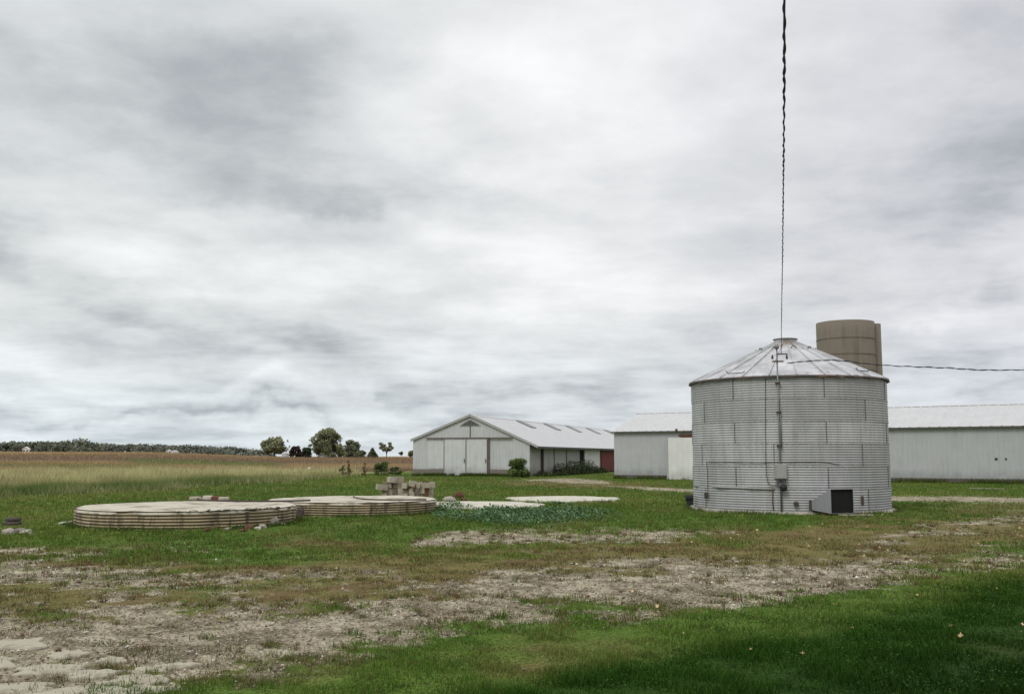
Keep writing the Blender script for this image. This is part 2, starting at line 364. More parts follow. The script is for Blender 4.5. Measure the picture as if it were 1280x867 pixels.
# ------------------------------------------------------------------ grass and stones
def polar(n, r0, r1, a0=-36, a1=36):
    r = np.exp(RNG.uniform(math.log(r0), math.log(r1), n)); a = np.radians(RNG.uniform(a0, a1, n)); return r * np.sin(a), r * np.cos(a), r
def blades(name, X, Y, H, W, cols, mat, bend=.5, mid=True, z0=None, label=None, cat=None):
    n = len(X); th = RNG.uniform(0, 2 * PI, n); lean = RNG.uniform(.1, 1, n) * bend * H; la = RNG.uniform(0, 2 * PI, n)
    Z = terrain(X, Y) - .012 if z0 is None else z0
    dx, dy = np.cos(th) * W / 2, np.sin(th) * W / 2; lx, ly = np.cos(la) * lean, np.sin(la) * lean
    tip = np.c_[X + lx, Y + ly, Z + H]
    if mid:
        v = np.stack([np.c_[X - dx, Y - dy, Z], np.c_[X + dx, Y + dy, Z], np.c_[X - dx * .8 + lx * .3, Y - dy * .8 + ly * .3, Z + H * .6], np.c_[X + dx * .8 + lx * .3, Y + dy * .8 + ly * .3, Z + H * .6], tip], 1)
        b = np.arange(n)[:, None] * 5; f = np.concatenate([b + [0, 1, 3, 2]], 1); t = b + [2, 3, 4]
        Fl = np.concatenate([f, t], 1).ravel(); sz = np.tile([4, 3], n)
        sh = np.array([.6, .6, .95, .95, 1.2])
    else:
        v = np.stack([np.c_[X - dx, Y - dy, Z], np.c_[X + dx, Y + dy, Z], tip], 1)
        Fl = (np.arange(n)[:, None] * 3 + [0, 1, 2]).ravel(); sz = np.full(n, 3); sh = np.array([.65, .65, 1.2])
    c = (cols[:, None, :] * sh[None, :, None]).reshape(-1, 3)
    o = np_mesh(name, v.reshape(-1, 3), Fl, sz, c, mat); tag(o, label, cat, kind='stuff'); return o
m_grass = attr_mat('grass_blade', .85, .3, spec=.03)
def green_of(X, Y, M_):
    n = len(X); c, fcol, field = ground_color(X, Y, M_)
    G, dry, lush_shade, tall, bank, field, px, py = M_
    j = RNG.uniform(.7, 1.45, n)[:, None]; hue = RNG.normal(0, .12, (n, 1)) * C(1, .2, .3)[None]
    base = np.ones((n, 1)) * C(.085, .155, .024); n3 = fbm(X * .15, Y * .15, 3, 121)
    base = mix(base, C(.14, .19, .036)[None] * np.ones((n, 1)), ss(.4, .7, n3) * .7)
    n1 = fbm(X * .8, Y * .8, 4, 101, .6); base = mix(base, C(.16, .15, .05)[None] * np.ones((n, 1)), ss(.48, .7, n1) * .6 * (1 - lush_shade)); base = mix(base, C(.045, .095, .015)[None] * np.ones((n, 1)), ss(.5, .36, n1) * .5)
    dd = (RNG.random(n) < dry * .80) | (RNG.random(n) < .12 * (1 - lush_shade))
    base[dd] = lerp(C(.18, .15, .06)[None], C(.115, .078, .042)[None], RNG.random((dd.sum(), 1)))
    base = mix(base, C(.014, .052, .006)[None] * np.ones((n, 1)), lush_shade * .90 * RNG.uniform(.75, 1.05, n))
    base = base * (1 - .38 * ss(30, 140, py - np.interp(px, [600, 1280], [868, 708])) * lush_shade)[:, None]  # blades darkened too, matching the shade painted on the ground
    return np.clip(base * j * (1 + hue), .003, 1)
def build_grass():
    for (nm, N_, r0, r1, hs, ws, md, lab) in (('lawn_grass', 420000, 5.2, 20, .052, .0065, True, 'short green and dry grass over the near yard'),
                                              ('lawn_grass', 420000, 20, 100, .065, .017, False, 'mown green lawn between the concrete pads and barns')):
        X, Y, r = polar(N_, r0, r1, -42, 42); M_ = masks(X, Y); G, dry, lush_shade, tall, bank, field, px, py = M_
        cl = fbm(X * 2.5, Y * 2.5, 3, 301, .6)
        keep = RNG.random(N_) < (1 - G) ** 1.5 * (1 - field) * (1 - .5 * tall) * (.25 + 1.0 * ss(.3, .6, cl + .18 * lush_shade + .12 * (1 - dry))) + .012
        keep &= (field < .5) & clear(X, Y)
        X, Y, r = X[keep], Y[keep], r[keep]; M_ = tuple(m[keep] for m in M_); n = len(X); G, dry, lush_shade = M_[:3]
        H = hs * RNG.uniform(.45, 1.35, n) * (1 - .45 * dry) * (1 + .5 * lush_shade) * (.6 + .9 * ss(.3, .75, cl[keep])) * np.clip(r / 14, .85, 1.5)
        W = ws * RNG.uniform(.7, 1.3, n) * (np.clip(r / 11, .8, 1.6) if md else np.clip(r / 30, .7, 2.4))
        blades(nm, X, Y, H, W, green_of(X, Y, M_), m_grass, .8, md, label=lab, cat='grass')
    # tufts along the edges of the gravel (longer, reddish and tan)
    X, Y, r = polar(20000, 5.2, 34, -42, 42); M_ = masks(X, Y); G, dry, lush_shade = M_[:3]
    k = (RNG.random(len(X)) < (.9 * ss(.05, .4, G) * ss(.98, .6, G) + .16 * G * ss(.45, .6, fbm(X * .9, Y * .9, 3, 909))) * (1 - lush_shade)) & clear(X, Y, .1); X, Y, r = X[k], Y[k], r[k]
    n = len(X) * 22; X = np.repeat(X, 22) + RNG.normal(0, .035, n); Y = np.repeat(Y, 22) + RNG.normal(0, .035, n); r = np.repeat(r, 22)
    c = lerp(C(.21, .165, .08)[None], C(.09, .13, .03)[None], np.repeat(RNG.random((n // 22, 1)), 22, 0)); redd = np.repeat(RNG.random(n // 22) < .3, 22)
    c[redd] = C(.15, .085, .055); c = c * RNG.uniform(.55, 1.35, (n, 1))
    blades('grass_tuft_patch', X, Y, RNG.uniform(.03, .095, n), .006 * np.clip(r / 9, .9, 3), c, m_grass, .9, False, label='small dry tufts sprouting through the gravel drive', cat='grass tufts')
    # meadow behind the pads
    N_ = 330000; X, Y, r = polar(N_, 36, 100, -42, 2); M_ = masks(X, Y); G, dry, lush_shade, tall, bank, field, px, py = M_
    cl = fbm(X * .5, Y * .5, 4, 311, .6)
    k = (RNG.random(N_) < tall * (.35 + .8 * ss(.3, .6, cl))); X, Y, r = X[k], Y[k], r[k]; bank = bank[k]; cl = cl[k]; n = len(X)
    H = lerp(RNG.uniform(.35, .9, n), RNG.uniform(.15, .5, n), bank) * (.5 + 1.0 * cl) * (.35 + .65 * ss(0, .7, tall[k])); W = .022 * RNG.uniform(.6, 1.4, n) * np.clip(r / 55, .7, 1.8)
    tan = lerp(C(.58, .52, .29)[None], C(.38, .37, .18)[None], RNG.random((n, 1))); br = fbm(X * .25, Y * .25, 3, 321)
    tan = mix(tan, C(.22, .15, .09)[None] * np.ones((n, 1)), ss(.58, .72, br) * .55)
    gr = lerp(C(.045, .10, .02)[None], C(.10, .16, .035)[None], RNG.random((n, 1)))
    c = mix(tan, gr, np.clip(bank * 1.1 + (RNG.random(n) < .08), 0, 1)) * RNG.uniform(.7, 1.3, (n, 1))
    blades('tall_grass', X, Y, H, W, c, m_grass, .8, False, label='tall tan meadow grass with a green weedy foot', cat='tall grass')
    # crop stubble beyond the meadow
    N_ = 150000; X, Y, r = polar(N_, 80, 330, -36, 2); c0, M_ = final_color(X, Y); field = M_[5]
    k = (RNG.random(N_) < field * .9) & clear(X, Y, .2); X, Y, r, c0 = X[k], Y[k], r[k], c0[k]; n = len(X)
    blades('crop_stubble', X, Y, RNG.uniform(.2, .6, n), .035 * np.clip(r / 80, 1, 3.4), c0 * C(.96, 1.0, 1.08)[None] * RNG.uniform(.9, 1.5, (n, 1)), m_grass, .5, False, label='ripe brown soybean crop across the far field', cat='crop')
build_grass()
def fringe():
    X, Y = [], []
    for (cx, cy, r) in CIRC[:3]:
        n = 5200; a = RNG.uniform(0, 2 * PI, n); q = r + .03 + np.abs(RNG.normal(0, .09, n)); X.append(cx + q * np.cos(a)); Y.append(cy + q * np.sin(a))
    for (ox, oy, ux, uy, W_, vx, vy, Ln) in FOOT:
        n = 16000; s_ = RNG.uniform(0, W_, n); t_ = -.06 - np.abs(RNG.normal(0, .16, n)); X.append(ox + ux * s_ + vx * t_); Y.append(oy + uy * s_ + vy * t_)
    X = np.concatenate(X); Y = np.concatenate(Y); k = RNG.random(len(X)) < ss(.25, .6, fbm(X * 1.3, Y * 1.3, 3, 801)); X, Y = X[k], Y[k]; n = len(X); far = ss(40, 70, np.hypot(X, Y))
    c = lerp(C(.04, .085, .015)[None], C(.15, .16, .05)[None], RNG.random((n, 1)) ** 1.4)
    blades('grass_fringe', X, Y, RNG.uniform(.05, .19, n) * (1 + far), .012 * (1 + 1.6 * far), c, m_grass, .6, False, label='uncut grass growing against the bin, pads and shed foundations', cat='grass')
fringe()
def leaves_flat(name, X, Y, Zc, size, cols, mat, tilt=.5, label=None, cat=None):
    """broad leaves: a bent four-vertex leaf with a pointed tip"""
    n = len(X); a = RNG.uniform(0, 2 * PI, n); ca, sa = np.cos(a), np.sin(a); t = RNG.uniform(-.1, tilt, n)
    px_ = np.array([0, .5, 1.0, .5]); py_ = np.array([0, .36, 0, -.36])
    lx = px_[None] * size[:, None]; ly = py_[None] * size[:, None]
    x = X[:, None] + lx * ca[:, None] - ly * sa[:, None]; y = Y[:, None] + lx * sa[:, None] + ly * ca[:, None]
    z = Zc[:, None] + lx * t[:, None] + RNG.normal(0, .12, (n, 4)) * size[:, None]
    V = np.stack([x, y, z], -1).reshape(-1, 3); Fl = np.arange(n * 4); c = np.repeat(cols, 4, 0)
    o = np_mesh(name, V, Fl, np.full(n, 4), c, mat); 
    if cat: tag(o, label, cat, kind='stuff')
    return o
def build_ground_cover():
    m = attr_mat('broad_leaf', .8, .2, spec=.05)
    N_ = 90000; X, Y, r = polar(N_, 5.2, 45, -42, 42); M_ = masks(X, Y); G, dry, lush_shade, tall, bank, field, px, py = M_
    cl = fbm(X * 1.6, Y * 1.6, 3, 401, .6)
    k = (RNG.random(N_) < ss(.5, .66, cl + .10 * lush_shade) * (1 - G) * (1 - .6 * dry) * (1 - field)) & clear(X, Y, .05)
    X, Y, r, lush_shade = X[k], Y[k], r[k], lush_shade[k]; n = len(X)
    c = lerp(C(.05, .12, .02)[None], C(.10, .19, .035)[None], RNG.random((n, 1))); c = mix(c, C(.02, .065, .012)[None] * np.ones((n, 1)), lush_shade * .85)
    leaves_flat('clover', X, Y, terrain(X, Y) + RNG.uniform(.02, .075, n), .022 * np.clip(r / 9, .8, 3.2) * RNG.uniform(.7, 1.4, n), c * RNG.uniform(.75, 1.25, (n, 1)), m, label='low clover and broad weeds among the lawn', cat='clover')
    # the blue-green mat of mallow beside the low pads
    c0 = at_z(640, 645); n = 26000
    px_ = RNG.uniform(540, 780, n); lo = np.interp(px_, [540, 560, 640, 700, 760, 800], [648, 652, 660, 658, 652, 650]); hi = np.interp(px_, [540, 560, 640, 700, 760, 800], [637, 636, 640, 636, 641, 646])
    py_ = hi + (lo - hi) * np.clip(.38 + .27 * RNG.normal(size=n), -.1, 1.25); pts = [at_z(a, b) for a, b in zip(px_, py_)]
    X = np.array([p.x for p in pts]); Y = np.array([p.y for p in pts]); hum = fbm(X * 1.1, Y * 1.1, 3, 411, .6)
    k = (RNG.random(n) < ss(.30, .58, hum) * np.interp(px_, [540, 560, 700, 760, 800], [.6, .9, .8, .22, .03])); X, Y, hum, px_ = X[k], Y[k], hum[k], px_[k]; n = len(X)
    Z = RNG.random(n) ** .6 * (.04 + .19 * ss(.35, .75, hum)) * np.interp(px_, [540, 560, 690, 800], [.8, 1, 1, .35])
    c = lerp(C(.035, .085, .025)[None], C(.18, .27, .15)[None], (RNG.random((n, 1)) ** 1.6 * .7 + .3 * ss(.35, .7, fbm(X * 2, Y * 2, 2, 5))[:, None])) * RNG.uniform(.7, 1.3, (n, 1))
    leaves_flat('weed_patch', X, Y, Z, RNG.uniform(.025, .095, n), c, m, .9, 'blue green leafy weeds sprawling around the low white pads', 'weeds')
build_ground_cover()
def build_gravel():
    N_ = 210000; X, Y, r = polar(N_, 5.0, 42, -42, 42); M_ = masks(X, Y); G = M_[0]
    k = (RNG.random(N_) < G * .62 + .008 * (1 - M_[2])) & clear(X, Y); X, Y, r = X[k], Y[k], r[k]; n = len(X)
    sz = .0062 * RNG.lognormal(0, .42, n) * np.clip(r / 7, .8, 2.2) ** .7
    oct_ = np.array([[1, 0, 0], [0, 1, 0], [-1, 0, 0], [0, -1, 0], [0, 0, .7], [0, 0, -.5]], float)
    th = RNG.uniform(0, 2 * PI, n); V = oct_[None] * (1 + RNG.uniform(-.35, .35, (n, 6, 1))) * sz[:, None, None]
    V[:, :, 0] *= RNG.uniform(.8, 1.7, (n, 1)); x = V[:, :, 0] * np.cos(th)[:, None] - V[:, :, 1] * np.sin(th)[:, None]; y = V[:, :, 0] * np.sin(th)[:, None] + V[:, :, 1] * np.cos(th)[:, None]
    V = np.stack([x + X[:, None], y + Y[:, None], V[:, :, 2] + (terrain(X, Y) + sz * .25)[:, None]], -1).reshape(-1, 3)
    f = np.array([[0, 1, 4], [1, 2, 4], [2, 3, 4], [3, 0, 4], [1, 0, 5], [2, 1, 5], [3, 2, 5], [0, 3, 5]])
    Fl = (np.arange(n)[:, None, None] * 6 + f[None]).ravel()
    c = lerp(C(.19, .16, .12)[None], C(.39, .35, .275)[None], RNG.random((n, 1)) ** 1.2); w = RNG.random(n) < .05; c[w] = C(.58, .55, .48); w = RNG.random(n) < .12; c[w] = C(.12, .08, .055)
    o = np_mesh('gravel', V, Fl, np.full(n * 8, 3), np.repeat(c, 6, 0), attr_mat('pebble', .9)); tag(o, 'loose pale gravel stones scattered over the bare drive', 'gravel', kind='stuff')
build_gravel()
# ------------------------------------------------------------------ common materials
M = {}
M['galv'] = None
def sheet_metal(name, base, dirt, streak=.6, metal=.25, rough=.5, rust=None, rz=None):
    m, nt, b = new_mat(name); v = coords(nt)
    c = mixc(nt, noise(nt, 1.3, 5, .6, v), tuple(x * .84 for x in base), tuple(min(1, x * 1.12) for x in base))
    vs = coords(nt, (5, 5, .35)); c = mixc(nt, math_(nt, 'MULTIPLY', ramp(nt, noise(nt, 1.2, 6, .7, vs), .48, .78), streak), c, dirt)
    if metal < .1:
        sz_ = N(nt, 'ShaderNodeSeparateXYZ'); L(nt, v, sz_.inputs[0]); lw = math_(nt, 'ADD', ramp(nt, sz_.outputs[2], 1.5, .2), math_(nt, 'MULTIPLY', math_(nt, 'SUBTRACT', noise(nt, 1.1, 6, .7, v), .5), 1.6)); c = mixc(nt, math_(nt, 'MULTIPLY', ramp(nt, lw, .35, 1.2), .6), c, tuple(x * .7 for x in dirt))
    if rust:
        q = ramp(nt, noise(nt, 2.2, 8, .75, coords(nt, (1, 1, .6))), *rust[0]); c = mixc(nt, q, c, rust[1])
    L(nt, c, b.inputs['Base Color']); b.inputs['Roughness'].default_value = rough; b.inputs['Metallic'].default_value = metal; b.inputs['Specular IOR Level'].default_value = .35
    return m
M['barn_wall'] = sheet_metal('weathered_white_sheet', (.50, .51, .515), (.31, .305, .295), .65, .05, .65)
M['barn_wall2'] = sheet_metal('grey_sheet', (.415, .425, .435), (.29, .29, .29), .6, .05, .65)
M['barn_side'] = sheet_metal('stained_sheet', (.42, .415, .40), (.19, .175, .155), .85, .05, .7)
M['roof_sheet'] = sheet_metal('roof_sheet', (.50, .505, .51), (.34, .335, .32), .7, .15, .5, ((.66, .76), (.27, .21, .17)))
M['door_sheet'] = sheet_metal('door_sheet', (.55, .56, .565), (.33, .33, .31), .5, .05, .6)
M['white_door'] = sheet_metal('white_door_paint', (.66, .66, .64), (.5, .49, .46), .4, 0, .6)
M['red_door'] = sheet_metal('red_door_paint', (.17, .022, .02), (.08, .015, .015), .6, 0, .65)
M['plank'] = simple('old_plank', (.20, .175, .15), .9, var=.5, scale=3, stretch=(1, 1, 9), bmp=.3)
M['dark_plank'] = simple('dark_plank', (.11, .095, .085), .9, var=.6, scale=1.5, bmp=.3)
M['dark_wood'] = simple('dark_wood', (.07, .055, .045), .9, var=.4, scale=4)
M['dark'] = simple('dark_void', (.012, .012, .012), 1.0, var=.2)
M['rust'] = simple('rusty_iron', (.10, .045, .025), .9, var=.5, scale=12)
M['rail'] = simple('rusty_rail', (.12, .095, .08), .85, var=.4, scale=3)
M['trim'] = simple('eave_trim', (.10, .095, .09), .8, var=.4, scale=2)
M['white_trim'] = simple('pale_trim', (.36, .355, .34), .7, var=.15, scale=2)
M['concrete'] = simple('pad_concrete', (.47, .44, .36), .92, var=.35, scale=2.6, col2=(.22, .19, .145), f2=(.48, .68), s2=1.6, bmp=.35)
M['concrete_w'] = simple('white_concrete', (.50, .48, .405), .92, var=.25, scale=2.2, col2=(.24, .23, .16), f2=(.52, .70), s2=1.9, bmp=.3)
M['rubble'] = simple('rubble', (.33, .30, .26), .95, var=.35, scale=6, col2=(.16, .14, .11), f2=(.5, .7), s2=5)
M['block'] = simple('concrete_block', (.32, .30, .25), .95, var=.3, scale=4, col2=(.20, .185, .15), f2=(.5, .68), s2=3, bmp=.4)
M['brick'] = simple('brick', (.13, .06, .045), .95, var=.4, scale=8)
M['wire'] = simple('cable_black', (.022, .020, .026), .7, var=.3)
M['box'] = simple('panel_box_grey', (.33, .33, .32), .6, .1, var=.12, scale=3)
M['duct'] = sheet_metal('duct_sheet', (.30, .30, .32), (.2, .2, .2), .5, .3, .5)
M['seam'] = simple('dark_seam', (.12, .115, .115), .8, var=.5, scale=6)  # dark grey for the sheet seams and louvre slats
M['hoop'] = simple('hoop_iron', (.10, .083, .064), .9, var=.3)
M['lap'] = simple('lap_joint', (.34, .335, .33), .7, .1, var=.4, scale=6)
M['conduit'] = simple('conduit', (.20, .20, .205), .6, .3, var=.3)
# ------------------------------------------------------------------ barns
def corr(mb, O, U, Nn, w, zlo, zhi, pitch=.25, amp=.018, V=None):
    """ribbed sheet starting at O along U; zhi/zlo functions of s (or V axis for roofs)"""
    V = V or Vector((0, 0, 1)); n = max(2, int(w / pitch)); ss_ = []
    for i in range(n):
        s = w * i / n; d = w / n
        ss_ += [(s, 0), (s + d * .72, 0), (s + d * .78, amp), (s + d * .94, amp)]
    ss_.append((w, 0)); base = len(mb.v)
    for (s, a) in ss_:
        p = O + U * s + Nn * a
        mb.v.append(tuple(p + V * (zlo(s) if callable(zlo) else zlo))); mb.v.append(tuple(p + V * (zhi(s) if callable(zhi) else zhi)))
    for i in range(len(ss_) - 1): b = base + 2 * i; mb.f.append((b, b + 2, b + 3, b + 1))
def build_barn1():
    W_, Ln = 10.83, 53.0; hl, hr, hp = 3.2, 2.86, 5.24
    b = empty('long_barn', (A1[0], A1[1], 0), -T1)     # local x = across the gable, local y = along the barn
    tag(b, 'long white metal barn with double sliding gable doors and a red side door', 'barn')
    X, Y, Z = Vector((1, 0, 0)), Vector((0, 1, 0)), Vector((0, 0, 1)); mid = W_ / 2
    gz = lambda s: (hl + (hp - hl) * s / mid) if s < mid else (hp - (hp - hr) * (s - mid) / mid)
    mb = MB(); corr(mb, Vector((0, 0, 0)), X, -Y, W_, .12, lambda s: gz(s) - .03, .3); mb.build('wall', M['barn_wall'], b); mb = MB(); corr(mb, Vector((0, Ln, 0)), X, Y, W_, .1, gz, .6); mb.build('wall', M['barn_wall'], b)
    mb = MB(); corr(mb, Vector((0, 0, 0)), Y, -X, Ln, .1, hl, .5); mb.build('wall', M['barn_wall'], b)
    mb = MB(); corr(mb, Vector((W_, 0, 0)), Y, X, Ln, .15, hr, .3); o = mb.build('wall', M['barn_side'], b); o['label'] = 'stained side wall under the eave'
    # roof: two slopes, ribs run down the slope
    for side in (0, 1):
        mb = MB()
        if side == 0: lo = Vector((-.18, -.12, hl - .05)); 
        else: lo = Vector((W_ + .75, -.12, hr - .75 * (hp - hr) / mid + .02))
        hi = Vector((mid, -.12, hp + .06)); D = hi - lo; Nn = (Vector((0, 1, 0)).cross(D)).normalized(); Nn = Nn if Nn.z > 0 else -Nn
        corr(mb, lo, Y, Nn, Ln + .25, 0, D.length, .6, .016, D.normalized()); mb.build('roof', M['roof_sheet'], b)
        # barge board along the gable, fascia along the eave
        mb = MB(); n2 = Nn * .045
        mb.hexa([lo + Vector((0, -.05, -.14)), hi + Vector((0, -.05, -.14)), hi + Vector((0, .03, -.14)), lo + Vector((0, .03, -.14)), lo + Vector((0, -.05, .02)) + n2, hi + Vector((0, -.05, .02)) + n2, hi + Vector((0, .03, .02)) + n2, lo + Vector((0, .03, .02)) + n2])
        mb.build('barge_board', M['white_trim'], b)
    xe = W_ + .75; ze = hr - .75 * (hp - hr) / mid
    MB().box(xe - .05, xe + .02, -.12, Ln, ze - .17, ze + 0.0).build('fascia', M['trim'], b)
    MB().box(W_ + .03, xe - .06, -.1, Ln, ze - .10, ze - .05).build('soffit', M['dark_wood'], b)
    mb = MB(); c_ = [Vector((mid - .25, -.15, hp + .06 - .25 * (hp - hl) / mid + .025)), Vector((mid, -.15, hp + .095)), Vector((mid + .25, -.15, hp + .06 - .25 * (hp - hr) / mid + .025))]; e_ = Vector((0, Ln + .25, 0))
    mb.v = [tuple(q) for q in c_] + [tuple(q + e_) for q in c_]; mb.f = [(0, 1, 4, 3), (1, 2, 5, 4)]; mb.build('ridge_cap', M['roof_sheet'], b)
    # skylight sheets hanging from the ridge
    m_s = simple('old_skylight', (.24, .245, .25), .6, var=.3)
    sl = (hp + .06 - (ze + .02)) / (xe - mid)
    for t in (11.6, 20.6, 29.4, 38.6, 48.2):
        mb = MB(); x0, x1 = mid + .3, mid + 1.9; z0 = hp + .06 - sl * .25 + .05; z1 = hp + .06 - sl * 1.9 + .05
        mb.hexa([(x0, t, z0), (x1, t, z1), (x1, t + 1.7, z1), (x0, t + 1.7, z0), (x0, t, z0 + .03), (x1, t, z1 + .03), (x1, t + 1.7, z1 + .03), (x0, t + 1.7, z0 + .03)]); mb.build('skylight', m_s, b)
    # foundation boards
    for (x0, x1) in ((.0, 3.0), (7.25, 10.8)):
        f = None
        for i in range(3): MB().box(x0, x1 - .1 * (i == 2), -.07 - .004 * i, -.025, .02 + i * .2, .20 + i * .2).build('foundation_board', M['plank'], b)
    mb = MB(); mb.box(W_ + .02, W_ + .07, 0, 16.5, 0, .22); mb.build('foundation_board', M['plank'], b)
    # doors
    for (x0, x1) in ((3.02, 5.05), (5.09, 7.02)):
        mb = MB(); corr(mb, Vector((x0, -.13, 0)), X, -Y, x1 - x0, .08, 3.2, .34, .014); mb.box(x0, x1, -.125, -.09, .08, 3.2)
        d = mb.build('sliding_door', M['door_sheet'], b)
        for q in (x0, x1 - .05): MB().box(q, q + .05, -.165, -.131, .1, 3.18).build('door_frame', M['white_trim'] , d)
        MB().box(x1 - .14, x1 - .08, -.2, -.166, 1.15, 1.5).build('handle', M['rust'], d)
    mb = MB(); corr(mb, Vector((1.45, -.06, 0)), X, -Y, 1.5, .62, 3.16, .3, .012); mb.build('side_panel', M['door_sheet'], b)
    MB().box(7.08, 7.22, -.15, -.03, .02, 3.25).build('door_jamb', M['rail'], b)
    MB().box(5.045, 5.095, -.128, -.09, .1, 3.2).build('door_gap', M['dark'], b)
    mb = MB().box(1.3, 9.3, -.2, -.08, 3.24, 3.33)
    mb.build('door_rail', M['rail'], b)
    # louvre
    lz, lh, lw = 4.42, .42, .85
    fr = MB(); a_, c_, t_ = (mid - lw - .12, -.07, lz - .06), (mid + lw + .12, -.07, lz - .06), (mid, -.07, lz + lh + .10)
    fr.hexa([a_, c_, (mid + .01, -.07, lz + lh + .1), (mid - .01, -.07, lz + lh + .1), (a_[0], -.02, a_[2]), (c_[0], -.02, c_[2]), (mid + .01, -.02, t_[2]), (mid - .01, -.02, t_[2])])
    v = fr.build('gable_vent', M['white_trim'], b)
    mb = MB()
    for i in range(5):
        z = lz + lh * i / 5; hw = lw * (1 - i / 5) * .95; mb.hexa([(mid - hw, -.11, z), (mid + hw, -.11, z), (mid + hw, -.075, z + .03), (mid - hw, -.075, z + .03), (mid - hw * .9, -.12, z + .03), (mid + hw * .9, -.12, z + .03), (mid + hw * .9, -.085, z + .075), (mid - hw * .9, -.085, z + .075)])
    mb.build('louvre', M['seam'], v)
    MB().box(mid - .03, mid + .03, -.075, -.03, 3.36, lz - .07).build('centre_strip', M['rail'], b)
    # side wall fittings
    def side(x, t0, t1, z0, z1, nm, mat, th=.05): return MB().box(W_ + x, W_ + x + th, t0, t1, z0, z1).build(nm, mat, b)
    for t in (3.2,): side(.03, t, t + .35, 0, 2.5, 'post', M['dark_wood'], .15)
    side(.02, 7.2, 7.32, .2, 2.55, 'seam_strip', M['rail']); side(.02, 11.4, 11.5, .2, 2.55, 'seam_strip', M['rail'])
    side(.03, 16.5, 17.75, 0, 2.6, 'doorway', M['dark'], .03)
    for (t0, t1, mt, nm) in ((17.75, 24.3, 'white_door', 'white sliding door on the long side'), (24.95, 31.4, 'red_door', 'faded red sliding door on the long side')):
        mb = MB(); corr(mb, Vector((W_ + .16, t0, 0)), Y, X, t1 - t0, .08, 2.62, .6, .02); mb.box(W_ + .10, W_ + .155, t0, t1, .08, 2.62); d = mb.build('sliding_door', M[mt], b); d['label'] = nm
        [MB().box(W_ + .165, W_ + .21, q_, q_ + .16, .08, 2.62).build('door_frame', M[mt], d) for q_ in (t0, t1 - .16)]
    side(.03, 24.35, 24.9, 0, 2.6, 'door_jamb', M['dark_wood'], .08)
build_barn1()
def build_barn2():
    Ln, W_ = 50.0, 9.1; he, hp = 3.62, 5.14
    b = empty('machine_shed', (A2[0], A2[1], 0), -T2)   # local x = along, local y = back
    tag(b, 'long pale grey metal shed behind the round grain bin with a single white sliding door', 'shed')
    X, Y, Z = Vector((1, 0, 0)), Vector((0, 1, 0)), Vector((0, 0, 1))
    mb = MB(); corr(mb, Vector((0, 0, 0)), X, -Y, Ln, .28, he, .3, .010); mb.build('wall', M['barn_wall2'], b)
    gz = lambda s: he + (hp - he) * (1 - abs(s - W_ / 2) / (W_ / 2))
    for a_ in ((Vector((0, 0, 0)), Y, -X, W_, .28, gz, .3), (Vector((Ln, 0, 0)), Y, X, W_, .28, gz, .6), (Vector((0, W_, 0)), X, Y, Ln, .28, he, .6)):
        mb = MB(); corr(mb, *a_); mb.build('wall', M['barn_wall2'], b)
    for sgn in (0, 1):
        mb = MB(); y0 = -.22 if sgn == 0 else W_ + .22; lo = Vector((-.15, y0, he - .03)); hi = Vector((-.15, W_ / 2, hp + .05)); D = hi - lo; Nn = X.cross(D).normalized(); Nn = Nn if Nn.z > 0 else -Nn
        corr(mb, lo, X, Nn, Ln + .3, 0, D.length, .6, .016, D.normalized()); mb.build('roof', M['roof_sheet'], b)
    MB().box(-.16, Ln + .16, -.25, -.20, he - .13, he - .035).build('fascia', M['trim'], b)
    MB().box(-.16, -.10, -.1, W_ + .1, he - .1, he - .04).build('tie_board', M['white_trim'], b)
    mb = MB(); dz_ = .25 * (hp - he) / (W_ / 2); c_ = [Vector((-.15, W_ / 2 - .25, hp + .075 - dz_)), Vector((-.15, W_ / 2, hp + .085)), Vector((-.15, W_ / 2 + .25, hp + .075 - dz_))]; e_ = Vector((Ln + .3, 0, 0))
    mb.v = [tuple(q) for q in c_] + [tuple(q + e_) for q in c_]; mb.f = [(0, 1, 4, 3), (1, 2, 5, 4)]; mb.build('ridge_cap', M['roof_sheet'], b)
    for i in range(2): MB().box(.02, Ln, .01 - .012 * i, .06, .06 + .13 * i, .18 + .13 * i).build('foundation_board', M['dark_plank'], b)
    MB().box(.05, Ln - .05, .08, .12, 0, .3).build('skirt', M['dark'], b)
    x0 = 4.5; mb = MB(); corr(mb, Vector((x0, -.34, 0)), X, -Y, 4.3, -.05, 3.08, .42, .02); mb.box(x0, x0 + 4.3, -.335, -.28, -.05, 3.08); d = mb.build('sliding_door', M['white_door'], b)
    fr = MB(); fr.box(x0, x0 + .1, -.39, -.36, -.05, 3.08); fr.build('door_frame', M['white_trim'], d)
    MB().box(x0 + .95, x0 + 9.0, -.30, -.04, 3.14, 3.32).build('door_rail', M['rust'], b)
    for (x, r) in ((26.6, .07), (27.15, .05)): MB().box(x - r, x + r, -.05, -.017, 1.55 - r, 1.55 + r * .8).build('vent_hole', M['dark'], b)
    MB().box(5.2, 5.35, -.34, -.26, he - .06, he + .12).build('roof_bracket', M['rust'], b)
build_barn2()
